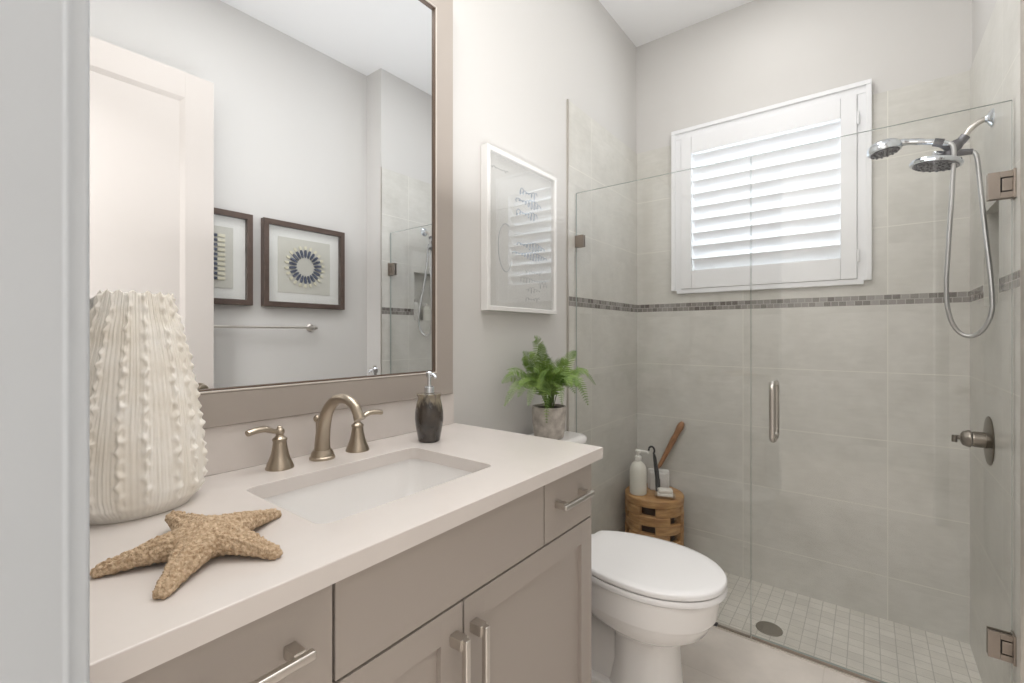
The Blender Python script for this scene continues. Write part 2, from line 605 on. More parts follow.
b.box(W + 0.082, W + 0.0899, NY0, NY1, NZ0, NZ1)
b.box(W - T, W + 0.082, NY0, NY0 + 0.006, NZ0, NZ1).box(W - T, W + 0.082, NY1 - 0.006, NY1, NZ0, NZ1)
b.box(W - T, W + 0.082, NY0 + 0.006, NY1 - 0.006, NZ0, NZ0 + 0.006).box(W - T, W + 0.082, NY0 + 0.006, NY1 - 0.006, NZ1 - 0.006, NZ1)
struct('wall_tile_right', b, M['tile_side'])
struct('trim_5', MB().box(0, T + 0.001, YT, 0, ZM0, ZM1), M['mosaic_side'])
struct('trim_6', MB().box(T, W - T, -T - 0.001, 0, ZM0, ZM1), M['mosaic_back'])
struct('trim_7', MB().box(W - T - 0.001, W, YT, NY0, ZM0, ZM1).box(W - T - 0.001, W, NY1, -T, ZM0, ZM1), M['mosaic_side'])
# metal edge strips where the tile ends
b = MB()
b.box(0, T + 0.002, YT - 0.006, YT, FZ, ZT + 0.003)
b.box(W - T - 0.002, W, YT - 0.004, YT, FZ, ZT + 0.003)
struct('trim_8', b, M['pull'])
struct('baseboard_left', MB().box(0, 0.014, -1.62, YT - 0.006, FZ, 0.10, 0.003), M['trim'])
struct('baseboard_right', MB().box(W2 - 0.014, W2, -1.8, YT, FZ, 0.10, 0.003).box(W, W2 - 0.014, YT - 0.014, YT, FZ, 0.10, 0.003), M['trim'])

# ------------------------------------------------------------------ window and shutter
wn = thing('window_1', None, None, (0.69, 0.1, WZ0))
wn['kind'] = 'structure'
b = MB()
for x0, x1, z0, z1 in ((WX0, WX1, WZ0, WZ0 + 0.04), (WX0, WX1, WZ1 - 0.04, WZ1), (WX0, WX0 + 0.04, WZ0 + 0.04, WZ1 - 0.04), (WX1 - 0.04, WX1, WZ0 + 0.04, WZ1 - 0.04)):
    b.box(x0, x1, 0.10, 0.14, z0, z1, 0.003)
obj('window_frame', b, M['trim'], wn)
obj('window_pane', MB().box(WX0 + 0.04, WX1 - 0.04, 0.118, 0.124, WZ0 + 0.04, WZ1 - 0.04), M['pane'], wn)

sh = thing('window_shutter', 'white plantation shutter with nine tilted louvers over the shower window', 'shutter', (0.69, -0.01, 1.40))
OX0, OX1, OZ1 = 0.230, 1.162, 2.350
b = MB()
# outer casing on three sides with a raised outer step
b.box(OX0, OX0 + 0.055, -0.030, -T, 1.412, OZ1 - 0.055, 0.003).box(OX1 - 0.055, OX1, -0.030, -T, 1.412, OZ1 - 0.055, 0.003)
b.box(OX0, OX1, -0.030, 0.0, OZ1 - 0.055, OZ1, 0.003)
b.box(OX0, OX0 + 0.022, -0.040, -0.028, 1.412, OZ1 - 0.022, 0.003).box(OX1 - 0.022, OX1, -0.040, -0.028, 1.412, OZ1 - 0.022, 0.003)
b.box(OX0, OX1, -0.040, -0.028, OZ1 - 0.022, OZ1, 0.003)
b.box(OX0 + 0.03, OX1 - 0.03, -0.034, -T, 1.394, 1.420, 0.003)
for x0, x1, z0, z1 in ((OX0 + 0.05, OX0 + 0.085, 1.414, OZ1 - 0.05), (OX1 - 0.085, OX1 - 0.05, 1.414, OZ1 - 0.05), (OX0 + 0.05, OX1 - 0.05, 1.404, 1.45), (OX0 + 0.05, OX1 - 0.05, OZ1 - 0.09, OZ1 - 0.05)):
    b.box(x0, x1, -0.0085, -0.0005, z0, z1)
obj('casing', b, M['shutter'], sh)
PX0, PX1, PZ0, PZ1 = 0.2856, 1.1063, 1.4207, 2.2943
LX0, LX1, LZ0, LZ1 = 0.344, 1.043, 1.524, 2.197
for x0, x1 in ((PX0, LX0), (LX1, PX1)):
    obj('stile', MB().box(x0, x1, -0.040, -0.009, PZ0, PZ1, 0.003), M['shutter'], sh)
for z0, z1 in ((PZ0, LZ0), (LZ1, PZ1)):
    obj('rail', MB().box(LX0 + 0.0002, LX1 - 0.0002, -0.038, -0.009, z0, z1, 0.003), M['shutter'], sh)
NL = 9
pitch = (LZ1 - LZ0) / NL
for i in range(NL):
    zc = LZ0 + pitch * (i + 0.5)
    n = 20
    ring = []
    tl = math.radians(-42)     # from vertical; room edge high
    for j in range(n):
        a = 2 * PI * j / n
        u, v = 0.044 * math.cos(a), 0.0055 * math.sin(a)
        ring.append((u * math.sin(tl) + v * math.cos(tl) + 0.016, u * math.cos(tl) - v * math.sin(tl) + zc))
    obj('louver', MB().prism(ring, 'x', LX0 + 0.001, LX1 - 0.001), M['shutter'], sh, sharp=60)
for z in (1.53, 2.18):
    obj('hinge', MB().tube([(PX1 + 0.005, -0.043, z - 0.03), (PX1 + 0.005, -0.043, z + 0.03)], 0.005), M['shutter'], sh)

# ------------------------------------------------------------------ vanity
VY0, VY1 = -2.640, -1.644
vc = thing('vanity_cabinet', 'taupe shaker bathroom vanity cabinet under the white worktop', 'cabinet', (0.28, -2.14, FZ))
b = MB()
b.box(0.003, 0.536, VY0, VY0 + 0.018, FZ + 0.10, 0.8195).box(0.003, 0.536, VY1 - 0.018, VY1, FZ, 0.8195)
b.box(0.003, 0.536, VY0 + 0.018, VY1 - 0.018, FZ + 0.10, FZ + 0.118).box(0.003, 0.012, VY0 + 0.018, VY1 - 0.018, FZ + 0.118, 0.8195)
obj('body', b, M['cabinet'], vc)
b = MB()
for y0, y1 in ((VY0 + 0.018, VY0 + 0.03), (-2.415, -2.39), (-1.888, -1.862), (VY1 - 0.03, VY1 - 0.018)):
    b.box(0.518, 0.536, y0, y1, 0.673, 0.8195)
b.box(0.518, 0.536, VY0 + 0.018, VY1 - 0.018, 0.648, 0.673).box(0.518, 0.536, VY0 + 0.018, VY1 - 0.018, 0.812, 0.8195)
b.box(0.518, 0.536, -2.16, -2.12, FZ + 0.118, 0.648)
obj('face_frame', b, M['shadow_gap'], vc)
obj('toe_kick', MB().box(0.455, 0.47, VY0, VY1 - 0.019, FZ, FZ + 0.0995), M['cabinet'], vc)
g = 0.0022
FX0, FX1 = 0.5365, 0.558


def slab(name, y0, y1, z0, z1, parent):
    return obj(name, MB().box(FX0, FX1, y0 + g, y1 - g, z0 + g, z1 - g, 0.0012, 2), M['cabinet'], parent)


def shaker(name, y0, y1, z0, z1, parent):
    y0 += g
    y1 -= g
    z0 += g
    z1 -= g
    fw = 0.055
    b = MB()
    b.box(FX0, FX1, y0, y0 + fw, z0, z1, 0.001).box(FX0, FX1, y1 - fw, y1, z0, z1, 0.001)
    b.box(FX0, FX1, y0 + fw - 0.0005, y1 - fw + 0.0005, z0, z0 + fw, 0.001).box(FX0, FX1, y0 + fw - 0.0005, y1 - fw + 0.0005, z1 - fw, z1, 0.001)
    b.box(FX0, FX1 - 0.010, y0 + fw - 0.002, y1 - fw + 0.002, z0 + fw - 0.002, z1 - fw + 0.002)
    return obj(name, b, M['cabinet'], parent)


def pull_h(parent, yc, zc, ln):
    b = MB()
    b.box(0.584, 0.596, yc - ln / 2, yc + ln / 2, zc - 0.006, zc + 0.006, 0.0035, 3)
    for s in (-1, 1):
        yy = yc + s * (ln / 2 - 0.017)
        b.box(FX1, 0.5855, yy - 0.008, yy + 0.008, zc - 0.008, zc + 0.008, 0.0015)
    obj('handle', b, M['pull'], parent)


def pull_v(parent, yc, z0, z1):
    b = MB()
    b.box(0.584, 0.596, yc - 0.006, yc + 0.006, z0, z1, 0.0025, 3)
    for zz in (z0 + 0.010, z1 - 0.010):
        b.box(FX1, 0.5855, yc - 0.010, yc + 0.010, zz - 0.010, zz + 0.010, 0.0015)
    obj('handle', b, M['pull'], parent)


ZD = 0.668
d = slab('drawer', VY0, -2.403, ZD, 0.8145, vc)
pull_h(d, -2.520, 0.7505, 0.143)
slab('false_front', -2.403, -1.875, ZD, 0.8145, vc)
d = slab('drawer', -1.875, VY1, ZD, 0.8145, vc)
pull_h(d, -1.768, 0.7515, 0.143)
d = shaker('door', VY0, -2.1425, 0.08, ZD, vc)
pull_v(d, -2.169, 0.44, 0.621)
d = shaker('door', -2.1425, VY1, 0.08, ZD, vc)
pull_v(d, -2.1165, 0.44, 0.619)

# worktop with a cut-out for the basin
SX0, SX1, SY0, SY1 = 0.170, 0.456, -2.364, -1.932
CT, CB = 0.8508, 0.8205
b = bmesh.new()
outer = [(0.002, -2.6665), (0.578, -2.6665), (0.578, -1.618), (0.002, -1.618)]
ov = [b.verts.new((x, y, CT)) for x, y in outer]
iv = [b.verts.new((x, y, CT)) for x, y in rrect(SX0, SX1, SY0, SY1, 0.022)]
es = []
for vs in (ov, iv):
    for i in range(len(vs)):
        es.append(b.edges.new((vs[i], vs[(i + 1) % len(vs)])))
bmesh.ops.triangle_fill(b, edges=es, use_beauty=True)
top = list(b.faces)
r = bmesh.ops.extrude_face_region(b, geom=top)
for v in [x for x in r['geom'] if isinstance(x, bmesh.types.BMVert)]:
    v.co.z = CB
bmesh.ops.recalc_face_normals(b, faces=list(b.faces))
oe = [e for e in b.edges if len(e.link_faces) == 2 and abs(e.calc_face_angle(0)) > 1.2 and all(v.co.z > CT - 1e-4 for v in e.verts)]
bmesh.ops.bevel(b, geom=oe, offset=0.0018, segments=2, affect='EDGES', profile=0.5)
ct = thing('worktop', 'white quartz worktop with sink cut-out on the taupe vanity', 'worktop', (0.29, -2.14, CB))
mb = MB()
mb.merge(b)
obj('slab', mb, M['quartz'], ct, smooth=False)
obj('backsplash', MB().box(0.002, 0.0226, -2.6665, -1.630, CT + 0.0002, 0.9547, 0.0015), M['quartz'], ct)

sk = thing('sink', 'rectangular white undermount sink set into the worktop', 'sink', (0.31, -2.148, 0.70))
rings = []
cx, cy = (SX0 + SX1) / 2, (SY0 + SY1) / 2
hx, hy = (SX1 - SX0) / 2 + 0.005, (SY1 - SY0) / 2 + 0.005
prof = [(1.0, CB - 0.0003, 0.028), (0.995, 0.80, 0.030), (0.985, 0.76, 0.034), (0.96, 0.722, 0.045), (0.91, 0.704, 0.055), (0.80, 0.6965, 0.06), (0.3, 0.692, 0.03)]


def brg(s, z, rr, e=0.0):
    ddx, ddy = hx - (1 - s) * 0.22 + e, hy - (1 - s) * 0.30 + e
    return [(x, y, z) for x, y in rrect(cx - ddx, cx + ddx, cy - ddy, cy + ddy, min(rr, ddx * 0.9))]


outr = [brg(1.0, CB - 0.0003, 0.03, 0.018), brg(1.0, CB - 0.012, 0.03, 0.018), brg(1.0, CB - 0.012, 0.03, 0.010), brg(0.985, 0.75, 0.04, 0.010), brg(0.91, 0.69, 0.06, 0.010), brg(0.3, 0.678, 0.03, 0.0)]
inn = [brg(s, z, rr) for s, z, rr in prof]
mb = MB()
mb.loft(list(reversed(outr)) + inn, True, True)
obj('basin', mb, M['porcelain'], sk, sharp=60)
b = MB().lathe([(0.004, 0.0), (0.021, 0.0), (0.022, 0.002), (0.017, 0.0035), (0.015, 0.006), (0.004, 0.008)], (cx - 0.02, cy, 0.6925), 28)
obj('drain', b, M['nickel'], sk)

# faucet
fc = thing('faucet', 'brushed nickel widespread faucet with arched spout behind the sink', 'faucet', (0.081, -2.146, CT))
sp_ = bez([(0.081, -2.146, CT + 0.016), (0.083, -2.146, 0.905), (0.098, -2.146, 0.958), (0.134, -2.146, 0.996), (0.178, -2.146, 1.006), (0.216, -2.146, 0.994), (0.236, -2.146, 0.968)], 8)
nn = len(sp_)
b = MB().tube(sp_, [0.0195 - 0.0080 * min(1, (i / (nn - 1)) * 1.7) for i in range(nn)], 20)
b.lathe([(0.030, 0), (0.030, 0.005), (0.027, 0.008), (0.0265, 0.013), (0.0235, 0.018), (0.0215, 0.022)], (0.081, -2.146, CT), 32)
b.tube([(0.2335, -2.146, 0.974), (0.2385, -2.146, 0.9635)], [0.0128, 0.0128], 20)
obj('spout', b, M['nickel'], fc)
b = MB().tube([(0.056, -2.146, CT + 0.03), (0.056, -2.146, 0.940)], 0.0028, 10).sphere((0.056, -2.146, 0.946), 0.0085, sz=1.1)
obj('lift_rod', b, M['nickel'], fc)
for yb, sgn in ((-2.2500, -1), (-2.0465, 1)):
    b = MB().lathe([(0.030, 0), (0.030, 0.004), (0.028, 0.007), (0.0275, 0.011), (0.0245, 0.016), (0.019, 0.032), (0.0155, 0.050), (0.0140, 0.062), (0.0155, 0.063), (0.0155, 0.068), (0.011, 0.071), (0.008, 0.075), (0.008, 0.080)], (0.081, yb, CT), 32)
    h = obj('handle_base', b, M['nickel'], fc)
    b = MB().sphere((0.081, yb, CT + 0.083), 0.0105, sz=0.95)
    b.lathe([(0.005, 0), (0.006, 0.003), (0.002, 0.006)], (0.081, yb, CT + 0.091), 16)
    z0 = CT + 0.083
    b.tube(bez([(0.081, yb, z0), (0.081, yb + sgn * 0.016, z0 + 0.004), (0.082, yb + sgn * 0.034, z0 + 0.011), (0.084, yb + sgn * 0.054, z0 + 0.011), (0.086, yb + sgn * 0.072, z0 + 0.008)], 6),
           [0.0056 + 0.0038 * min(1, k / 10) for k in range(24)] + [0.0088], 14, flat=0.72)
    obj('lever', b, M['nickel'], h)

# ------------------------------------------------------------------ mirror
mr = thing('wall_mirror', 'large taupe-framed mirror on the wall above the vanity', 'mirror', (0.0, -2.14, 0.956))
MY0, MY1, MZ0, MZ1, MW = -2.664, -1.6425, 0.9555, 2.303, 0.0755
b = MB()


def framed(b, x0, x1, y0, y1, z0, z1, wd, ins=0.0, bev=0.002, mi=0):
    """Mitred rectangular frame ring in the y-z plane (profile x0..x1)."""
    def rect(e, x):
        return [(x, y0 + e, z0 + e), (x, y1 - e, z0 + e), (x, y1 - e, z1 - e), (x, y0 + e, z1 - e)]
    s = 1 if x1 > x0 else -1
    rings = [rect(0, x0), rect(0, x1 - s * bev), rect(bev, x1), rect(wd - bev, x1), rect(wd, x1 - s * bev), rect(wd, x0), rect(0, x0)]
    return b.loft(rings, False, False, True, mi)


framed(b, 0.001, 0.032, MY0, MY1, MZ0, MZ1, MW, 0.003)
obj('frame', b, M['mframe'], mr, sharp=25)
b = MB()
framed(b, 0.001, 0.0335, MY0 + MW, MY1 - MW, MZ0 + MW, MZ1 - MW, 0.004, bev=0.001)
obj('bead', b, M['bead'], mr, sharp=25)
b = MB()
framed(b, 0.001, 0.030, MY0 + MW + 0.004, MY1 - MW - 0.004, MZ0 + MW + 0.004, MZ1 - MW - 0.004, 0.004, bev=0.001)
obj('liner', b, M['liner'], mr, sharp=25)
obj('mirror_glass', MB().box(0.001, 0.0225, MY0 + MW + 0.0082, MY1 - MW - 0.0082, MZ0 + MW + 0.0082, MZ1 - MW - 0.0082), M['mirror'], mr)

# ------------------------------------------------------------------ white framed print beside the mirror
pr = thing('framed_print', 'white framed pale script print under glass beside the mirror', 'picture', (0.0, -1.22, 1.245))
PY0, PY1, PB, PT = -1.466, -0.984, 1.247, 1.866
b = MB()
framed(b, 0.001, 0.034, PY0, PY1, PB, PT, 0.018)
obj('frame', b, M['whiteframe'], pr, sharp=25)
obj('paper', MB().box(0.001, 0.012, PY0 + 0.018, PY1 - 0.018, PB + 0.018, PT - 0.018), M['artpaper'], pr)
b = MB()
rnd = random.Random(3)


def scribble(b, y, z, ln, amp, loops, mi, r=0.0012):
    pts = []
    ph = rnd.random() * 6
    for k in range(loops * 10 + 1):
        t = k / (loops * 10)
        pts.append((0.0122, y + ln * t + amp * 0.5 * math.sin(2 * PI * loops * t + ph), z + amp * math.sin(2 * PI * loops * t + ph + 1.3) * (0.55 + 0.45 * math.sin(7 * t + ph))))
    b.tube(pts, r, 5, mi)


for z, y, ln, a, mi in ((1.75, -1.24, 0.12, 0.016, 0), (1.71, -1.26, 0.17, 0.020, 0), (1.66, -1.26, 0.14, 0.018, 0), (1.53, -1.25, 0.19, 0.020, 0), (1.49, -1.28, 0.24, 0.018, 0),
                        (1.42, -1.20, 0.12, 0.010, 1), (1.385, -1.24, 0.20, 0.012, 1), (1.345, -1.19, 0.10, 0.014, 1), (1.305, -1.20, 0.10, 0.010, 1), (1.80, -1.42, 0.10, 0.006, 1), (1.37, -1.10, 0.07, 0.014, 1)):
    scribble(b, y, z, ln, a, max(3, int(ln / 0.02)), mi, 0.0019 if mi == 0 else 0.0013)
b.tube([(0.0122, -1.33 + 0.055 * math.cos(t * 0.1) * (1 - t * 0.004), 1.50 + 0.095 * math.sin(t * 0.1)) for t in range(12, 58)], 0.0022, 6, 1)
obj('lettering', b, [M['ink'], M['greyink']], pr)
obj('glazing', MB().box(0.024, 0.026, PY0 + 0.018, PY1 - 0.018, PB + 0.018, PT - 0.018), M['picture_glass'], pr)

# ------------------------------------------------------------------ pictures on the right wall (seen in the mirror)


def wall_picture(y0, y1, z0, z1, label, kind):
    p = thing('framed_picture', label, 'picture', (W2, (y0 + y1) / 2, z0), 'brown shadow-box pictures')
    X = W2 - 0.001
    b = MB()
    framed(b, X, X - 0.040, y0, y1, z0, z1, 0.030)
    obj('frame', b, M['brownframe'], p, sharp=25)
    obj('mat_board', MB().box(X - 0.010, X, y0 + 0.03, y1 - 0.03, z0 + 0.03, z1 - 0.03), M['mat_board'], p)
    yc, zc = (y0 + y1) / 2, (z0 + z1) / 2
    hw, hz = 0.165, 0.165
    obj('paper', MB().box(X - 0.013, X - 0.010, yc - hw, yc + hw, zc - hz, zc + hz), M['linen'], p)
    q, t, t2 = MB(), MB(), MB()
    if kind == 'sun':
        n = 22
        for k in range(n):
            a = 2 * PI * k / n
            m = Matrix.Translation((X - 0.018, yc, zc)) @ Matrix.Rotation(a, 4, 'X')
            q.loft([[(-0.002, -w_, r_), (0.003, -w_, r_), (0.003, w_, r_), (-0.002, w_, r_)] for r_, w_ in ((0.056, 0.0022), (0.068, 0.0065), (0.092, 0.0075), (0.104, 0.005))], mtx=m)
            t.loft([[(-0.002, -w_, r_), (0.004, -w_, r_), (0.004, w_, r_), (-0.002, w_, r_)] for r_, w_ in ((0.104, 0.005), (0.114, 0.0085), (0.124, 0.0065), (0.129, 0.001))], mtx=m)
    else:
        n = 10
        for k in range(n):
            z = zc - 0.115 + 0.23 * k / (n - 1)
            q.box(X - 0.020, X - 0.014, yc - 0.100, yc + 0.086, z - 0.0075, z + 0.0075, 0.002)
            t.box(X - 0.021, X - 0.014, yc + 0.0862, yc + 0.124, z - 0.0085, z + 0.0085, 0.003)
            t2.box(X - 0.021, X - 0.014, yc - 0.130, yc - 0.1002, z - 0.0085, z + 0.0085, 0.003)
    obj('quills', q, M['navy'], p)
    obj('gold_tips', t, M['gold'], p)
    if kind != 'sun':
        obj('gold_tips', t2, M['gold'], p)
    obj('glazing', MB().box(X - 0.034, X - 0.032, y0 + 0.03, y1 - 0.03, z0 + 0.03, z1 - 0.03), M['pane'], p)


wall_picture(-1.549, -1.036, 1.319, 1.825, 'brown framed blue and gold sunburst picture nearest the shower, seen in the mirror', 'sun')
wall_picture(-2.122, -1.607, 1.319, 1.825, 'brown framed picture of stacked blue and gold bars, half hidden behind the door', 'bars')

tb = thing('towel_bar', 'slim metal towel bar on the wall below the sunburst picture', 'towel bar', (W2, -1.56, 1.2))
obj('bar', MB().tube([(W2 - 0.055, -1.885, 1.199), (W2 - 0.055, -1.235, 1.199)], 0.0075, 14), M['pull'], tb)
for y in (-1.255, -1.865):
    mx_ = Matrix.Translation((W2 - 0.0005, y, 1.199)) @ Matrix.Rotation(-PI / 2, 4, 'Y')
    b = MB().lathe([(0.024, 0), (0.024, 0.006), (0.016, 0.010), (0.010, 0.018), (0.010, 0.050), (0.013, 0.054), (0.013, 0.066), (0.006, 0.070)], n=28, mtx=mx_)
    obj('mount', b, M['pull'], tb)

hk = thing('wall_hook', 'small metal hook on the narrow wall beside the shower entrance', 'hook', (1.565, YT, 0.92))
b = MB().box(1.551, 1.579, YT - 0.008, YT - 0.0005, 0.885, 0.945, 0.003)
obj('plate', b, M['pull'], hk)
obj('peg', MB().tube(bez([(1.565, YT - 0.006, 0.905), (1.565, YT - 0.028, 0.902), (1.565, YT - 0.038, 0.915), (1.565, YT - 0.04, 0.932)], 6), 0.006, 12), M['pull'], hk)

# ------------------------------------------------------------------ open door against the right wall
DX0, DX1, DY0, DY1, DZ1 = 1.540, 1.575, -2.640, -1.830, 2.440
dr = thing('door_1', None, None, (DX0, DY0, FZ))
dr['kind'] = 'structure'
b = MB()
st, rl = 0.125, 0.125
z0 = FZ + 0.01
b.box(DX0, DX1, DY0, DY0 + st, z0, DZ1, 0.001).box(DX0, DX1, DY1 - st, DY1, z0, DZ1, 0.001)
for za, zb in ((z0, 0.20), (0.90, 1.02), (DZ1 - rl, DZ1)):
    b.box(DX0, DX1, DY0 + st, DY1 - st, za, zb)
for za, zb in ((0.20, 0.90), (1.02, DZ1 - rl)):
    b.box(DX0 + 0.011, DX1 - 0.011, DY0 + st, DY1 - st, za, zb)
    for sx_, xa in ((1, DX0), (-1, DX1)):
        def rr(e, x):
            return [(x, DY0 + st + e, za + e), (x, DY1 - st - e, za + e), (x, DY1 - st - e, zb - e), (x, DY0 + st + e, zb - e)]
        b.loft([rr(0, xa + sx_ * 0.0008), rr(0.006, xa + sx_ * 0.003), rr(0.020, xa + sx_ * 0.0105)], False, False)
obj('panel', b, M['door'], dr, sharp=25)
b = MB()
for sx_, xa in ((-1, DX0), (1, DX1)):
    m = Matrix.Translation((xa, DY1 - 0.065, 0.885)) @ Matrix.Rotation(sx_ * PI / 2, 4, 'Y')
    b.lathe([(0.030, 0), (0.030, 0.006), (0.014, 0.009), (0.011, 0.026), (0.020, 0.032), (0.026, 0.042), (0.024, 0.052), (0.012, 0.057)], n=28, mtx=m)
obj('knob', b, M['nickel'], dr)
b = MB()
for z in (0.15, 1.2, 2.25):
    b.tube([(1.535, -2.646, z - 0.045), (1.535, -2.646, z + 0.045)], 0.006, 10)
obj('hinges', b, M['pull'], dr)

# ------------------------------------------------------------------ shower glass
fp = thing('fixed_shower_screen', 'fixed clear glass panel on the left of the shower', 'glass panel', (0.39, YG, FZ))


def glass_box(b, x0, x1, y0, y1, z0, z1):
    bb = bmesh.new()
    bmesh.ops.create_cube(bb, size=1.0)
    for v in bb.verts:
        v.co = Vector(((x0 + x1) / 2 + v.co.x * (x1 - x0), (y0 + y1) / 2 + v.co.y * (y1 - y0), (z0 + z1) / 2 + v.co.z * (z1 - z0)))
    me = bpy.data.meshes.new('tmp')
    bb.normal_update()
    for f in bb.faces:
        f.material_index = 0 if abs(f.normal.y) > 0.5 else 1
    bb.to_mesh(me)
    bb.free()
    b.bm.from_mesh(me)
    bpy.data.meshes.remove(me)
    return b


GX = 0.7871
GT = 1.852
obj('glass', glass_box(MB(), T + 0.003, GX - 0.002, YG - 0.0045, YG + 0.0045, FZ + 0.008, GT), [M['glass'], M['glass_edge']], fp, smooth=False)
for z in (0.30, 1.613):
    b = MB().box(T + 0.0005, 0.055, YG - 0.011, YG - 0.0046, z - 0.029, z + 0.029, 0.0015).box(T + 0.0005, 0.055, YG + 0.0046, YG + 0.011, z - 0.029, z + 0.029, 0.0015)
    obj('wall_clip', b, M['hinge'], fp)
obj('floor_clip', MB().box(0.615, 0.665, YG - 0.010, YG + 0.010, FZ + 0.0045, FZ + 0.012, 0.001), M['darkmetal'], fp)
obj('bottom_channel', MB().box(T + 0.004, GX - 0.003, YG - 0.006, YG + 0.006, FZ + 0.0042, FZ + 0.0082), M['hinge'], fp)

dg = thing('shower_door', 'hinged clear glass shower door with vertical pull handle', 'shower door', (1.14, YG, FZ))
DGX1 = W - T - 0.006
obj('glass', glass_box(MB(), GX + 0.002, DGX1, YG - 0.0045, YG + 0.0045, FZ + 0.016, GT), [M['glass'], M['glass_edge']], dg, smooth=False)
obj('sweep', MB().box(GX + 0.004, DGX1 - 0.002, YG - 0.006, YG + 0.006, FZ + 0.006, FZ + 0.0158), M['hinge'], dg)
for z in (1.602, 0.226):
    b = MB()
    for s in (-1, 1):
        ya, yb = sorted((YG + s * 0.0046, YG + s * 0.013))
        b.box(1.434, 1.4605, ya, yb, z - 0.040, z + 0.040, 0.001)
        b.box(1.4605, 1.4885, ya, yb, z - 0.040, z - 0.022, 0.001).box(1.4605, 1.4885, ya, yb, z + 0.022, z + 0.040, 0.001)
    hg = obj('hinge', b, M['hinge'], dg)
    b = MB()
    for s in (-1, 1):
        ya, yb = sorted((YG + s * 0.0046, YG + s * 0.0125))
        b.box(1.4638, W - T - 0.0062, ya, yb, z - 0.0185, z + 0.0185, 0.001)
    b.box(W - T - 0.006, W - T, YG - 0.020, YG + 0.020, z - 0.043, z + 0.043, 0.001)
    obj('hinge_knuckle', b, M['hinge'], hg)
    b = MB()
    for s in (-1, 1):
        ya, yb = sorted((YG + s * 0.0046, YG + s * 0.0066))
        b.box(1.460, 1.486, ya, yb, z - 0.0225, z + 0.0225)
    obj('groove_shade', b, M['black_rubber_and_shade'], hg)  # dark plate put behind the hinge groove to act as its shade
hz0, hz1, hxx = 0.762, 0.972, 0.8665
b = MB()
for s in (-1, 1):
    yy = YG + s * 0.048
    y1_ = YG + s * 0.0046
    R_ = 0.022
    path = [(hxx, y1_, hz0)]
    path += [(hxx, yy - s * R_ + s * R_ * math.sin(a), hz0 + R_ - R_ * math.cos(a)) for a in [math.radians(q) for q in range(0, 91, 15)]]
    path += [(hxx, yy, hz0 + (hz1 - hz0) * q / 5) for q in (1, 2, 3, 4)]
    path += [(hxx, yy - s * R_ + s * R_ * math.cos(a), hz1 - R_ + R_ * math.sin(a)) for a in [math.radians(q) for q in range(0, 91, 15)]]
    path += [(hxx, y1_, hz1)]
    b.tube(path, 0.0105, 18)
obj('handle', b, M['pull'], dg)

dn = thing('floor_drain', 'round metal drain grate in the shower floor', 'drain', (0.797, -0.418, SZ))
b = MB().lathe([(0.046, 0.0), (0.052, 0.0), (0.054, 0.002), (0.052, 0.004), (0.046, 0.004)], (0.797, -0.418, SZ), 36)
obj('ring', b, M['grate'], dn)
b = MB()
for i in range(-4, 5):
    y = i * 0.0098
    hl = math.sqrt(max(0, 0.0465 ** 2 - y * y))
    b.box(0.797 - hl, 0.797 + hl, -0.418 + y - 0.0025, -0.418 + y + 0.0025, SZ + 0.0005, SZ + 0.0038)
b.box(0.794, 0.800, -0.463, -0.373, SZ + 0.0005, SZ + 0.0036)
obj('grate', b, M['grate'], dn)
obj('slot_shade', MB().lathe([(0.003, 0.0002), (0.0455, 0.0002), (0.0455, 0.0005), (0.003, 0.0005)], (0.797, -0.418, SZ), 32), M['black_rubber_and_shade'], dn)  # flat black disc standing in for the shaded depth below the slots

# ------------------------------------------------------------------ shower fittings
SYW = -0.4637
XW = W - T
sw = thing('overhead_shower', 'chrome fixed shower head on wall arm, right tiled wall', 'shower head', (XW, SYW, 1.9126))
mxw = Matrix.Translation((XW, SYW, 1.9126)) @ Matrix.Rotation(-PI / 2, 4, 'Y')
obj('flange', MB().lathe([(0.031, 0), (0.031, 0.003), (0.026, 0.008), (0.013, 0.014), (0.010, 0.02)], n=32, mtx=mxw), M['chrome'], sw)
obj('arm', MB().tube(bez([(XW - 0.004, SYW, 1.9126), (XW - 0.03, SYW, 1.909), (XW - 0.058, SYW, 1.885), (1.420, SYW, 1.861)], 8), 0.0095, 14), M['pull'], sw)
b = MB().tube([(1.424, SYW, 1.866), (1.410, SYW, 1.848)], [0.015, 0.015], 20)
b.tube([(1.413, SYW, 1.852), (1.398, SYW, 1.840), (1.385, SYW, 1.822), (1.378, SYW, 1.806)], [0.014, 0.022, 0.022, 0.016], 24)
b.tube([(1.395, SYW, 1.8125), (1.442, SYW, 1.8065)], [0.013, 0.010], 16)
obj('diverter', b, M['darkmetal'], sw)
tilt = Matrix.Translation((1.346, SYW, 1.790)) @ Matrix.Rotation(math.radians(9), 4, 'Y') @ Matrix.Diagonal((1.16, 1.16, 1.2, 1))
b = MB().lathe([(0.058, -0.012), (0.064, -0.010), (0.066, -0.004), (0.063, 0.003), (0.048, 0.009), (0.028, 0.014), (0.016, 0.024), (0.014, 0.030)], n=40, mtx=tilt)
hd = obj('spray_head', b, M['chrome'], sw)
b = MB().lathe([(0.004, -0.0135), (0.057, -0.0135), (0.0575, -0.011)], n=36, mtx=tilt)
for ri, nn_ in ((0.018, 6), (0.034, 12), (0.048, 18)):
    for k in range(nn_):
        a = 2 * PI * k / nn_
        b.lathe([(0.003, -0.017), (0.0036, -0.013)], (ri * math.cos(a), ri * math.sin(a), 0), 6, mtx=tilt)
obj('nozzles', b, M['darkmetal'], hd)

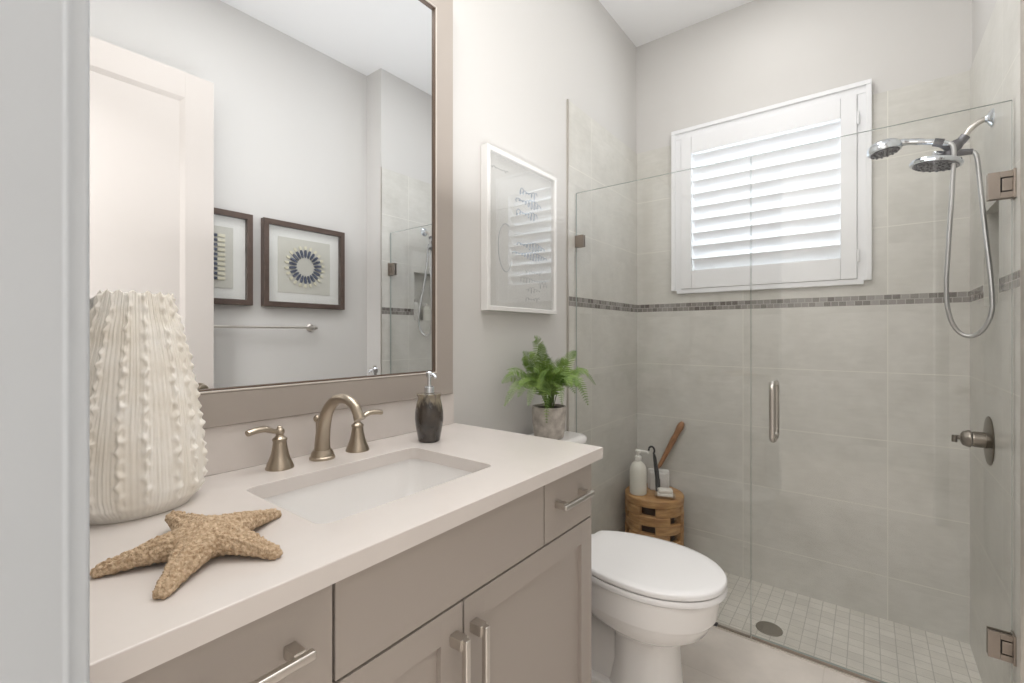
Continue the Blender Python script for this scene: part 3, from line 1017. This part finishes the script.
hs = thing('hand_shower', 'chrome hand shower with looping metal hose beside the fixed shower head', 'hand shower', (1.33, SYW, 1.858))
HY = SYW - 0.035
b = MB().tube(bez([(1.374, HY + 0.005, 1.842), (1.345, HY, 1.852), (1.30, HY, 1.866), (1.258, HY, 1.875), (1.232, HY, 1.876)], 6), [0.011] * 6 + [0.0125] * 6 + [0.0135] * 6 + [0.015] * 7, 18, flat=0.85)
obj('handle', b, M['chrome'], hs)
b = MB().tube([(1.362, HY + 0.002, 1.846), (1.336, HY, 1.855)], [0.0145, 0.0145], 20)
b.tube([(1.350, HY + 0.004, 1.850), (1.384, SYW - 0.012, 1.828)], [0.011, 0.013], 14)
obj('cradle', b, M['darkmetal'], hs)
tilt2 = Matrix.Translation((1.196, HY, 1.868)) @ Matrix.Rotation(math.radians(-8), 4, 'Y') @ Matrix.Diagonal((1.05, 1.05, 1.35, 1))
b = MB().lathe([(0.044, -0.014), (0.050, -0.012), (0.052, -0.004), (0.049, 0.006), (0.040, 0.014), (0.022, 0.020), (0.006, 0.022)], n=36, mtx=tilt2)
hh = obj('spray_head', b, M['chrome'], hs)
b = MB().lathe([(0.004, -0.0155), (0.043, -0.0155), (0.0435, -0.013)], n=36, mtx=tilt2)
for ri, nn_ in ((0.014, 6), (0.027, 10), (0.037, 14)):
    for k in range(nn_):
        a = 2 * PI * k / nn_
        b.lathe([(0.0028, -0.019), (0.0034, -0.015)], (ri * math.cos(a), ri * math.sin(a), 0), 6, mtx=tilt2)
obj('nozzles', b, M['darkmetal'], hh)
hp = bez([(1.372, HY + 0.004, 1.843), (1.386, HY, 1.832), (1.390, HY, 1.790), (1.384, HY, 1.646), (1.376, HY, 1.48), (1.370, HY, 1.32), (1.378, HY, 1.225), (1.402, HY + 0.01, 1.168), (1.432, HY, 1.150), (1.460, HY - 0.015, 1.172), (1.480, HY - 0.025, 1.23),
          (1.481, HY - 0.022, 1.31), (1.476, HY - 0.005, 1.42), (1.469, HY + 0.02, 1.55), (1.460, SYW, 1.70), (1.454, SYW, 1.775), (1.448, SYW, 1.800), (1.436, SYW, 1.8075)], 8)
obj('hose', MB().tube(hp, 0.0072, 12), M['hose'], hs)

vy, vz = -0.412, 0.7765
sv = thing('shower_valve', 'brushed metal shower valve with round plate and lever on the right tiled wall', 'shower valve', (XW, vy, vz))
mv = Matrix.Translation((XW, vy, vz)) @ Matrix.Rotation(-PI / 2, 4, 'Y')
obj('escutcheon', MB().lathe([(0.086, 0), (0.087, 0.002), (0.084, 0.005), (0.060, 0.009), (0.030, 0.011)], n=48, mtx=mv), M['valve'], sv)
obj('stem', MB().lathe([(0.028, 0.010), (0.028, 0.040), (0.0265, 0.042), (0.0265, 0.046), (0.024, 0.047)], n=36, mtx=mv), M['valve'], sv)
b = MB().lathe([(0.0265, 0.048), (0.031, 0.050), (0.031, 0.055), (0.025, 0.070), (0.017, 0.075), (0.010, 0.077)], n=36, mtx=mv)
b.tube(bez([(XW - 0.072, vy, vz), (XW - 0.084, vy, vz + 0.002), (XW - 0.092, vy - 0.003, vz - 0.001)], 5), [0.008] * 11, 12)
b.tube([(XW - 0.091, vy - 0.003, vz + 0.009), (XW - 0.092, vy - 0.003, vz - 0.016)], [0.009, 0.008], 14)
obj('lever', b, M['valve'], sv)

# niche bottles
nb = [(-0.505, 0.150, 0.033, M['white_plastic'], 'white bottle in the shower niche nearest the glass door'), (-0.395, 0.125, 0.034, M['cream_plastic'], 'shorter pale bottle in the shower niche towards the window wall')]
for y, h_, r_, mm, lb in nb:
    zb = NZ0 + 0.0062
    t = thing('toiletry_bottle', lb, 'bottle', (W + 0.042, y, zb), 'niche bottles')
    b = MB().lathe([(r_ * 0.9, 0), (r_, 0.004), (r_, h_ * 0.72), (r_ * 0.85, h_ * 0.82), (0.014, h_ * 0.88), (0.013, h_ * 0.9)], (W + 0.042, y, zb), 28, sx=0.75)
    obj('body', b, mm, t)
    obj('cap', MB().lathe([(0.015, h_ * 0.9), (0.015, h_), (0.013, h_ + 0.003)], (W + 0.042, y, zb), 20), M['pull'], t)

# ------------------------------------------------------------------ toilet
TY = -1.250
to = thing('toilet', 'white two-piece toilet with closed lid between vanity and shower', 'toilet', (0.45, TY, FZ))


def egg(x0, x1, hw, z, xm=0.565, ab=0.30, n=56):
    """Elongated plan outline: half ellipse to the tip x1, longer half ellipse behind, cut straight at x0."""
    pts = []
    for j in range(n):
        a = 2 * PI * j / n
        ca, sa = math.cos(a), math.sin(a)
        x = xm + ((x1 - xm) if ca >= 0 else ab) * math.copysign(abs(ca) ** 0.97, ca)
        y = hw * math.copysign(abs(sa) ** 0.97, sa)
        pts.append((max(x, x0 + 0.012 * min(1.0, abs(y) / hw) ** 2), TY + y, z))
    return pts


def ov(cx_, ax, hw, z, n=56, e=0.8):
    return [(cx_ + ax * math.copysign(abs(math.cos(2 * PI * j / n)) ** e, math.cos(2 * PI * j / n)), TY + hw * math.copysign(abs(math.sin(2 * PI * j / n)) ** e, math.sin(2 * PI * j / n)), z) for j in range(n)]


b = MB()
# front column rising into the bowl
b.loft([ov(0.550, 0.128, 0.112, FZ), ov(0.550, 0.128, 0.112, FZ + 0.012), ov(0.552, 0.118, 0.104, FZ + 0.03), ov(0.556, 0.108, 0.097, 0.07), ov(0.558, 0.104, 0.094, 0.13), ov(0.560, 0.106, 0.096, 0.16),
        egg(0.40, 0.670, 0.103, 0.180, ab=0.17), egg(0.35, 0.715, 0.135, 0.200, ab=0.21), egg(0.31, 0.750, 0.159, 0.225, ab=0.25), egg(0.285, 0.768, 0.172, 0.258, ab=0.28), egg(0.275, 0.7735, 0.1755, 0.268, ab=0.285), egg(0.272, 0.778, 0.1775, 0.273, ab=0.288), egg(0.27, 0.788, 0.181, 0.335, ab=0.295), egg(0.27, 0.789, 0.1815, 0.344, ab=0.295), egg(0.272, 0.785, 0.179, 0.3515, ab=0.292)])
# trapway running back to the wall, foot flange, shelf under the tank
b.loft([[(x, TY + y * k_, z) for y, z in ((-0.072, FZ + 0.02), (-0.070, 0.07), (-0.055, 0.13), (-0.03, 0.155), (0.03, 0.155), (0.055, 0.13), (0.070, 0.07), (0.072, FZ + 0.02))] for x, k_ in ((0.14, 0.95), (0.25, 1.0), (0.36, 1.0), (0.50, 1.05))])
b.prism([(x, y) for x, y in rrect(0.13, 0.50, TY - 0.105, TY + 0.105, 0.03)], 'z', FZ, FZ + 0.024, 0.006)
b.loft([[(x, TY + y, z) for x, y in rrect(x0_, x1_, -h_, h_, 0.03)] for x0_, x1_, h_, z in ((0.16, 0.36, 0.055, 0.14), (0.10, 0.38, 0.075, 0.22), (0.06, 0.36, 0.12, 0.29), (0.05, 0.33, 0.155, 0.33), (0.05, 0.33, 0.158, 0.3515))])
obj('bowl', b, M['porcelain'], to, sharp=50)
for s_ in (-1, 1):
    b = MB().lathe([(0.014, 0), (0.014, 0.006), (0.010, 0.012), (0.003, 0.015)], (0.33, TY + s_ * 0.088, FZ + 0.0245), 20)
    obj('bolt_cap', b, M['seat'], to)
b = MB().loft([egg(0.315, 0.800, 0.185, 0.3535), egg(0.312, 0.806, 0.188, 0.357), egg(0.312, 0.806, 0.188, 0.367), egg(0.316, 0.801, 0.185, 0.3735)])
obj('seat', b, M['seat'], to, sharp=50)
b = MB().loft([egg(0.318, 0.800, 0.184, 0.376), egg(0.315, 0.805, 0.187, 0.379), egg(0.315, 0.805, 0.187, 0.3905), egg(0.320, 0.799, 0.183, 0.396), egg(0.345, 0.77, 0.163, 0.3985, ab=0.27), egg(0.42, 0.69, 0.10, 0.4, ab=0.2)])
ld = obj('lid', b, M['seat'], to, sharp=50)
for s_ in (-1, 1):
    obj('lid_hinge', MB().box(0.290, 0.330, TY + s_ * 0.070 - 0.022, TY + s_ * 0.070 + 0.022, 0.3525, 0.385, 0.007, 3), M['seat'], to)
b = MB()


def tank_ring(e, z, r=0.04):
    return [(x, y, z) for x, y in rrect(0.016 - min(e, 0) * 0.0, 0.198 + e, TY - 0.228 - e, TY + 0.232 + e, r, 8)]


b.loft([tank_ring(-0.028, 0.353), tank_ring(-0.012, 0.37), tank_ring(0.0, 0.50), tank_ring(0.005, 0.699)])
obj('tank', b, M['porcelain'], to, sharp=50)
b = MB().loft([tank_ring(0.014, 0.700, 0.05), tank_ring(0.018, 0.704, 0.055), tank_ring(0.018, 0.722, 0.055), tank_ring(0.010, 0.731, 0.055), tank_ring(-0.006, 0.735, 0.055)])
obj('tank_lid', b, M['porcelain'], to, sharp=50)
b = MB().tube([(0.203, TY - 0.15, 0.655), (0.215, TY - 0.15, 0.655)], 0.012, 16).tube(bez([(0.219, TY - 0.15, 0.655), (0.224, TY - 0.12, 0.653), (0.224, TY - 0.08, 0.648)], 5), 0.006, 12, flat=0.7)
obj('flush_lever', b, M['chrome'], to)

# ------------------------------------------------------------------ fern on the tank
PXc, PYc, PZb, PZt = 0.115, -1.176, 0.7353, 0.864
pf = thing('potted_fern', 'green fern in a rough grey pot on the toilet tank', 'plant', (PXc, PYc, PZb))
b = MB().lathe([(0.052, 0.0), (0.058, 0.003), (0.063, 0.02), (0.067, 0.06), (0.069, 0.10), (0.0695, 0.127), (0.069, 0.129), (0.062, 0.129), (0.060, 0.118), (0.003, 0.117)], (PXc, PYc, PZb), 40)
obj('pot', b, M['concrete'], pf)
obj('soil', MB().lathe([(0.060, 0.1165), (0.0595, 0.120), (0.03, 0.1235), (0.003, 0.124)], (PXc, PYc, PZb), 32), M['soil'], pf)
tips = [(0.13, -1.300, 1.150, 0.05), (0.08, -1.440, 0.978, 0.06), (0.14, -1.500, 0.905, 0.10), (0.06, -1.235, 1.085, 0.03), (0.22, -1.139, 1.090, 0.03), (0.24, -1.010, 0.945, 0.10), (0.28, -1.150, 0.880, 0.12),
        (0.235, -1.375, 0.838, 0.13), (0.20, -1.440, 0.905, 0.10), (0.06, -1.385, 1.021, 0.05), (0.12, -1.020, 1.034, 0.05), (0.055, -1.275, 1.046, 0.03), (0.27, -1.36, 1.020, 0.06), (0.10, -0.965, 0.926, 0.10),
        (0.21, -1.34, 1.085, 0.03), (0.19, -1.485, 0.967, 0.07), (0.18, -1.045, 0.984, 0.06), (0.25, -1.43, 0.99, 0.08), (0.16, -1.25, 1.06, 0.02), (0.06, -1.09, 1.03, 0.03), (0.23, -1.24, 1.0, 0.05), (0.09, -1.33, 1.06, 0.04), (0.16, -1.10, 1.045, 0.04),
        (0.20, -1.20, 1.06, 0.03), (0.17, -1.36, 1.02, 0.05), (0.24, -1.08, 1.01, 0.05), (0.27, -1.26, 0.96, 0.07), (0.22, -1.40, 0.955, 0.07), (0.15, -1.03, 0.96, 0.08), (0.14, -1.27, 1.12, 0.03),
        (0.10, -1.44, 1.0, 0.06), (0.17, -1.46, 0.935, 0.08), (0.25, -1.20, 0.93, 0.08), (0.21, -1.06, 0.915, 0.09), (0.26, -1.31, 0.90, 0.09), (0.11, -1.35, 1.09, 0.03)]
rf = random.Random(11)


def frond(tip, arch, seed):
    rr_ = random.Random(seed)
    base = Vector((PXc + rr_.uniform(-0.02, 0.02), PYc + rr_.uniform(-0.02, 0.02), PZt - 0.006))
    tip = Vector(tip)
    mid = (base + tip) / 2 + Vector((0, 0, arch * 0.8 + 0.012))
    q1 = base.lerp(mid, 0.5) + Vector((0, 0, arch * 0.45 + 0.01))
    pts = bez([base, q1, mid, mid.lerp(tip, 0.55) + Vector((0, 0, arch * 0.35)), tip], 12)
    L_ = sum((pts[i + 1] - pts[i]).length for i in range(len(pts) - 1))
    b = MB()
    b.tube(pts, [0.0017 * (1 - 0.7 * i / len(pts)) for i in range(len(pts))], 6, 1)
    n = max(16, int(L_ / 0.0092))
    bb = bmesh.new()
    twist = rr_.uniform(-0.7, 0.7)
    face = Vector((0.45, -0.68, 0.58)).normalized()
    for k in range(n):
        t = 0.14 + 0.85 * k / (n - 1)
        f = t * (len(pts) - 1)
        i = min(int(f), len(pts) - 2)
        p = pts[i].lerp(pts[i + 1], f - i)
        d = (pts[i + 1] - pts[i]).normalized()
        s = d.cross(face)
        if s.length < 0.1:
            s = Vector((1, 0, 0))
        s.normalize()
        s = Matrix.Rotation(twist, 3, d) @ s
        up = s.cross(d).normalized()
        ll = 0.033 * (math.sin(PI * min(1, 0.18 + t * 0.82)) ** 0.75) * min(1, L_ / 0.22) + 0.003
        for sg in (-1, 1):
            dirv = (s * sg * 0.93 + d * 0.36 + up * rr_.uniform(-0.12, 0.28)).normalized()
            wv = dirv.cross(up).normalized() * (0.0012 + 0.032 * ll)
            th = up * 0.0004
            prof_ = ((0.0, 0.5), (0.25, 1.0), (0.65, 0.75), (0.9, 0.35))
            rowv = []
            for a_, w_ in prof_:
                c_ = p + dirv * ll * a_ - up * ll * 0.22 * a_ * a_
                rowv.append((bb.verts.new(c_ - wv * w_ + th), bb.verts.new(c_ + th * 3 - up * 0.0006), bb.verts.new(c_ + wv * w_ + th)))
            tv = bb.verts.new(p + dirv * ll - up * ll * 0.24)
            for a_ in range(3):
                r0, r1 = rowv[a_], rowv[a_ + 1]
                bb.faces.new((r0[0], r0[1], r1[1], r1[0]))
                bb.faces.new((r0[1], r0[2], r1[2], r1[1]))
            bb.faces.new((rowv[3][0], rowv[3][1], tv))
            bb.faces.new((rowv[3][1], rowv[3][2], tv))
    b.merge(bb, 0)
    return obj('frond', b, [M['fern'], M['stem']], pf, sharp=80)


for i, (x, y, z, a) in enumerate(tips):
    frond((x, y, z), a, 50 + i)

# ------------------------------------------------------------------ vase
va = thing('vase', 'tall chalky white ribbed ceramic vase with beaded ridges on the worktop', 'vase', (0.128, -2.522, CT))
NR, NT_, NZ_ = 16, 448, 190


def vase_r(t):
    # t 0 bottom .. 1 top -> (sx, sy)
    ks = [(0.0, 0.082), (0.02, 0.086), (0.06, 0.099), (0.11, 0.104), (0.2, 0.1035), (0.35, 0.099), (0.5, 0.092), (0.65, 0.083), (0.8, 0.072), (0.92, 0.0605), (1.0, 0.0545)]
    for (a, va_), (b_, vb_) in zip(ks, ks[1:]):
        if t <= b_:
            f = (t - a) / (b_ - a)
            f = f * f * (3 - 2 * f) * 0.5 + f * 0.5
            return va_ + (vb_ - va_) * f
    return ks[-1][1]


rv = random.Random(5)
phs = [rv.uniform(0, 6) for _ in range(NR)]
frq = [rv.uniform(8.8, 10.6) for _ in range(NR)]
offs = [rv.uniform(-0.06, 0.06) for _ in range(NR)]
VH = 0.377
rings = []
for iz in range(NZ_ + 1):
    t = iz / NZ_
    R0 = vase_r(t) - 0.0045
    ring = []
    for j in range(NT_):
        th = 2 * PI * j / NT_
        amp = 0.0
        for k in range(NR):
            c0 = 2 * PI * k / NR + offs[k] + 0.05 * math.sin(3.1 * t + phs[k]) + 0.022 * math.sin(2 * PI * frq[k] * 1.3 * t + phs[k])
            dd = (th - c0 + PI) % (2 * PI) - PI
            if abs(dd) < 0.2:
                g_ = math.exp(-(dd / (0.034 + 0.016 * math.sin(2 * PI * frq[k] * t + phs[k]) ** 2)) ** 2)
                bead = 0.38 + 0.62 * math.sin(2 * PI * frq[k] * t + phs[k]) ** 2
                amp += g_ * 0.0092 * bead * (0.75 + 0.25 * math.sin(37 * t + 2.3 * phs[k]))
        fine = 0.0008 * math.sin(th * 112 + 3 * math.sin(t * 7)) * (0.5 + 0.5 * math.sin(th * 9 + 6 * t)) + 0.0006 * math.sin(th * 71 + 4 * t)
        fade = min(1.0, t / 0.09) * (0.75 if t > 0.985 else 1)
        r_ = R0 + (amp * (R0 / 0.1) ** 0.4) * fade + fine * fade
        zz = VH * t + (0.003 * math.sin(th * NR) if t > 0.99 else 0)
        ring.append((0.128 + 0.86 * r_ * math.cos(th), -2.522 + r_ * math.sin(th), CT + 0.0003 + zz))
    rings.append(ring)
inner = [[(0.128 + 0.86 * (vase_r(t) - 0.006) * math.cos(2 * PI * j / NT_), -2.522 + (vase_r(t) - 0.006) * math.sin(2 * PI * j / NT_), CT + VH * t) for j in range(NT_)] for t in (0.998, 0.9, 0.6, 0.3, 0.03)]
obj('body', MB().loft(rings + inner), M['vase'], va, sharp=180)

# ------------------------------------------------------------------ starfish
b = MB()
SC = Vector((0.412, -2.508, CT))
arms = [(0.377, -2.624, 0.006), (0.503, -2.588, 0.006), (0.511, -2.457, 0.006), (0.363, -2.388, 0.006), (0.283, -2.515, 0.024)]
for x, y, zt in arms:
    tip = Vector((x, y, CT + zt))
    dirv = (tip - SC)
    pts, rad = [], []
    for k in range(13):
        t = k / 12
        p = SC.lerp(tip, t * 0.95)
        p.z = CT + 0.0125 + 0.010 * (1 - t) ** 1.5 + 0.004 * math.sin(PI * t) - 0.007 * t + (0.016 * t * t if zt > 0.02 else 0)
        pts.append(p)
        rad.append(0.028 * (1 - t) ** 1.6 + 0.0105 + 0.0025 * math.sin(PI * t))
    pts.append(pts[-1] + dirv.normalized() * 0.005)
    rad.append(0.0085)
    pts.append(pts[-1] + dirv.normalized() * 0.003)
    rad.append(0.005)
    b.tube(pts, rad, 20, flat=0.62)
b.sphere((SC.x, SC.y, CT + 0.016), 0.044, sz=0.46)
for x, y, zt in arms:
    for k in range(26):
        t = 0.05 + 0.9 * k / 25
        for sg in (-1, 0, 1):
            p = SC.lerp(Vector((x, y, CT)), t)
            d_ = (Vector((x, y, CT)) - SC).normalized()
            s_ = Vector((-d_.y, d_.x, 0))
            rr_ = 0.028 * (1 - t) ** 1.6 + 0.0105 + 0.0025 * math.sin(PI * t)
            zz = CT + 0.0125 + 0.010 * (1 - t) ** 1.5 + 0.004 * math.sin(PI * t) - 0.007 * t + (0.016 * t * t if zt > 0.02 else 0)
            pp = p + s_ * sg * rr_ * 0.6
            b.sphere((pp.x + rf.uniform(-.001, .001), pp.y + rf.uniform(-.001, .001), zz + rr_ * 0.62 * (0.99 if sg == 0 else 0.78)), 0.0026, n=8)
me = bpy.data.meshes.new('tmp_star')
b.bm.to_mesh(me)
b.bm.free()
to_ = bpy.data.objects.new('tmp_star', me)
COL.objects.link(to_)
md = to_.modifiers.new('r', 'REMESH')
md.mode = 'VOXEL'
md.voxel_size = 0.0016
sm = to_.modifiers.new('s', 'SMOOTH')
sm.factor = 0.5
sm.iterations = 2
tx = bpy.data.textures.new('starfish_grain', 'CLOUDS')
tx.noise_scale = 0.0045
dm = to_.modifiers.new('d', 'DISPLACE')
dm.texture = tx
dm.strength = 0.0062
dm.texture_coords = 'LOCAL'
dm.mid_level = 0.5
bpy.context.view_layer.update()
ev = to_.evaluated_get(bpy.context.evaluated_depsgraph_get())
sme = bpy.data.meshes.new_from_object(ev)
bpy.data.objects.remove(to_)
b = MB()
b.bm.from_mesh(sme)
bpy.data.meshes.remove(sme)
bmesh.ops.bisect_plane(b.bm, geom=b.bm.verts[:] + b.bm.edges[:] + b.bm.faces[:], plane_co=(0, 0, CT + 0.0004), plane_no=(0, 0, -1), clear_outer=True)
be = [e for e in b.bm.edges if len(e.link_faces) == 1]
bmesh.ops.holes_fill(b.bm, edges=be)
tag(obj('starfish', b, M['starfish'], None, loc=(SC.x, SC.y, CT), sharp=180), 'dried brown five-armed starfish lying on the worktop beside the vase', 'starfish')

# ------------------------------------------------------------------ soap dispenser on the worktop
sd = thing('soap_dispenser', 'dark glazed soap dispenser with silver pump on the worktop', 'soap dispenser', (0.150, -1.858, CT))
c = (0.150, -1.858, CT + 0.0002)
b = MB().lathe([(0.028, 0), (0.031, 0.003), (0.034, 0.02), (0.0385, 0.045), (0.0405, 0.065), (0.0400, 0.085), (0.0365, 0.105), (0.033, 0.119), (0.0325, 0.126), (0.0355, 0.133), (0.0355, 0.136), (0.032, 0.1365), (0.012, 0.137)], c, 40)
obj('bottle', b, M['soap_dark'], sd)
b = MB().lathe([(0.014, 0.1372), (0.0145, 0.139), (0.0145, 0.154), (0.013, 0.156), (0.0055, 0.157), (0.0055, 0.182), (0.009, 0.183), (0.0095, 0.196), (0.007, 0.199)], c, 24)
b.tube([(c[0], c[1], c[2] + 0.191), (c[0] + 0.022, c[1] - 0.002, c[2] + 0.190), (c[0] + 0.029, c[1] - 0.002, c[2] + 0.183)], [0.0055, 0.005, 0.0045], 12)
obj('pump', b, M['chrome'], sd)

# ------------------------------------------------------------------ wooden stool in the shower corner
SCX, SCY, SR, STZ = 0.182, -0.185, 0.160, 0.258
wsn = thing('wooden_stool', 'round pieced wood stool with rectangular openings in the shower corner', 'stool', (SCX, SCY, SZ))


def arc_block(b, a0, a1, r0, r1, z0, z1, mi=0, n=8):
    rings = []
    for k in range(n + 1):
        a = a0 + (a1 - a0) * k / n
        ca, sa = math.cos(a), math.sin(a)
        e = 0.004
        rings.append([(SCX + rr2 * ca, SCY + rr2 * sa, zz) for rr2, zz in ((r0, z0), (r1 - e, z0), (r1, z0 + e), (r1, z1 - e), (r1 - e, z1), (r0, z1))])
    b.loft(rings, mi=mi)


b = MB()
nsec = 6
H_ = STZ - 0.042 - SZ
lay = 8
lh = H_ / lay
rw = random.Random(9)
for s in range(nsec):
    a0 = math.radians(-98 + 360 / nsec * s)
    win = math.radians(31)
    for k in range(lay):
        z0, z1 = SZ + lh * k, SZ + lh * (k + 1)
        # post
        jr = rw.uniform(-0.002, 0.002)
        arc_block(b, a0 + win, a0 + 2 * PI / nsec, SR - 0.026, SR + jr, z0 + 0.0004, z1 - 0.0004)
        # window column: filled every other layer, staggered by sector
        if (k + s) % 2 == 0:
            arc_block(b, a0 - 0.002, a0 + win + 0.002, SR - 0.030, SR - 0.003 + jr, z0 - 0.003 if k else z0, z1 + 0.003)
obj('side', b, M['wood'], wsn)
b = MB().lathe([(0.01, -0.0415), (SR - 0.03, -0.0415), (SR - 0.002, -0.040), (SR + 0.001, -0.037), (SR + 0.001, -0.005), (SR - 0.003, 0.0), (0.01, 0.0)], (SCX, SCY, STZ), 56)
obj('top', b, M['wood'], wsn)
obj('core', MB().lathe([(SR - 0.05, 0.002), (SR - 0.05, H_ - 0.003)], (SCX, SCY, SZ), 32), M['core_shade'], wsn)  # dark filler cylinder added so the openings look shaded inside

lb = thing('lotion_bottle', 'white pump lotion bottle standing on the wooden stool', 'bottle', (0.119, -0.262, STZ))
c = (0.119, -0.262, STZ + 0.0003)
b = MB().lathe([(0.042, 0), (0.046, 0.004), (0.047, 0.03), (0.047, 0.12), (0.045, 0.145), (0.036, 0.166), (0.022, 0.178), (0.017, 0.182), (0.017, 0.190)], c, 36)
obj('body', b, M['cream_plastic'], lb)
b = MB().lathe([(0.019, 0.1902), (0.019, 0.208), (0.015, 0.212), (0.007, 0.213), (0.007, 0.232), (0.016, 0.233), (0.017, 0.243), (0.012, 0.247)], c, 24)
b.tube([(c[0], c[1], c[2] + 0.240), (c[0] + 0.045, c[1] + 0.012, c[2] + 0.239), (c[0] + 0.055, c[1] + 0.015, c[2] + 0.230)], [0.008, 0.0065, 0.0055], 12)
obj('pump', b, M['white_plastic'], lb)

rt = thing('rolled_washcloth', 'small white rolled cloth behind the lotion bottle on the stool', 'washcloth', (0.062, -0.165, STZ))
c = (0.062, -0.165, STZ + 0.0005)
b = MB().lathe([(0.024, 0), (0.029, 0.004), (0.030, 0.05), (0.029, 0.098), (0.024, 0.104), (0.018, 0.100), (0.012, 0.104), (0.006, 0.100)], c, 28)
obj('roll', b, M['towel'], rt)

b = MB()
mt = Matrix.Translation((0.185, -0.125, STZ + 0.0007)) @ Matrix.Rotation(math.radians(18), 4, 'Z')
b.box(-0.048, 0.048, -0.034, -0.012, 0, 0.105, 0.010, 4, mtx=mt)
b.box(-0.060, 0.060, -0.011, 0.012, 0, 0.118, 0.0105, 4, mtx=mt)
b.box(-0.047, 0.047, 0.013, 0.034, 0, 0.100, 0.010, 4, mtx=mt)
tag(obj('folded_towel', b, M['towel'], None, loc=(0.185, -0.125, STZ)), 'white folded towel standing at the back of the wooden stool', 'towel')

tr = thing('soap_dish', 'shallow wire soap dish at the front right of the stool', 'soap dish', (0.262, -0.232, STZ))
mdish = Matrix.Translation((0.262, -0.232, STZ + 0.0003)) @ Matrix.Rotation(math.radians(20), 4, 'Z')
b = MB().loft([[(x, y, z) for x, y in rrect(-a_, a_, -c_, c_, 0.015)] for a_, c_, z in ((0.040, 0.026, 0.0), (0.047, 0.032, 0.004), (0.053, 0.038, 0.015), (0.0545, 0.0395, 0.0155), (0.051, 0.036, 0.0145), (0.044, 0.029, 0.006), (0.030, 0.018, 0.004))], mtx=mdish)
obj('tray', b, M['dishglass'], tr)
for k, (dz, rot_, sx_) in enumerate(((0.0065, 0, 1.12), (0.0275, 9, 1.02))):
    m2 = Matrix.Translation((0.262, -0.232, STZ)) @ Matrix.Rotation(math.radians(20 + rot_), 4, 'Z')
    b = MB().box(-0.038 * sx_, 0.038 * sx_, -0.024 * sx_, 0.024 * sx_, dz, dz + 0.0205, 0.008, 4, mtx=m2)
    tag(obj('soap_bar', b, M['soap'], None, loc=(0.262, -0.232, STZ + dz)), ('lower white soap bar resting in the wire soap dish', 'upper white soap bar stacked on the other in the dish')[k], 'soap', 'soap bars in the dish')

bb_ = thing('bath_brush', 'long wooden bath brush leaning on the tile behind the stool', 'brush', (0.150, -0.075, STZ))
p0, p1 = Vector((0.165, -0.055, STZ + 0.115)), Vector((0.292, -0.022, 0.645))
dv = (p1 - p0)
pts = [p0 + dv * t for t in (0, 0.2, 0.4, 0.6, 0.72, 0.80, 0.88, 0.95, 1.0)]
obj('handle', MB().tube(pts, [0.015, 0.017, 0.020, 0.023, 0.020, 0.023, 0.027, 0.024, 0.012], 16, flat=0.75), M['wood_dark'], bb_)
pm = p0 + dv * 0.73
obj('ferrule', MB().tube([pm - dv * 0.02, pm + dv * 0.02], 0.0200, 16, flat=0.66), M['chrome'], bb_)
hd0 = p0 - dv.normalized() * 0.115
b = MB().tube([hd0, hd0.lerp(p0, 0.15), hd0.lerp(p0, 0.5), hd0.lerp(p0, 0.85), p0 + dv * 0.03], [0.010, 0.022, 0.026, 0.022, 0.010], 20, flat=0.42)
obj('brush_head', b, M['wood_dark'], bb_)

rz = thing('hooked_brush', 'small black-handled brush with a hooked end leaning on the folded towel', 'brush', (0.198, -0.190, STZ))
b = MB().tube([(0.205, -0.192, STZ + 0.078), (0.196, -0.186, STZ + 0.13), (0.184, -0.178, STZ + 0.19), (0.178, -0.175, STZ + 0.215)], [0.016, 0.0165, 0.013, 0.008], 14, flat=0.7)
obj('handle', b, M['black_rubber_and_shade'], rz)
hp = [(0.178 - 0.003, -0.175, STZ + 0.215)]
hp += [(0.163 + 0.017 * math.cos(a), -0.173, STZ + 0.232 + 0.022 * math.sin(a)) for a in [math.radians(x) for x in range(-10, 191, 20)]]
obj('hook', MB().tube(hp, 0.0056, 10), M['black_rubber_and_shade'], rz)
b = MB().tube([(0.208, -0.194, STZ + 0.003), (0.205, -0.192, STZ + 0.08)], [0.012, 0.0145], 14)
obj('bristles', b, M['black_rubber_and_shade'], rz)

for o in list(bpy.data.objects):
    if '_loc' in o:
        del o['_loc']
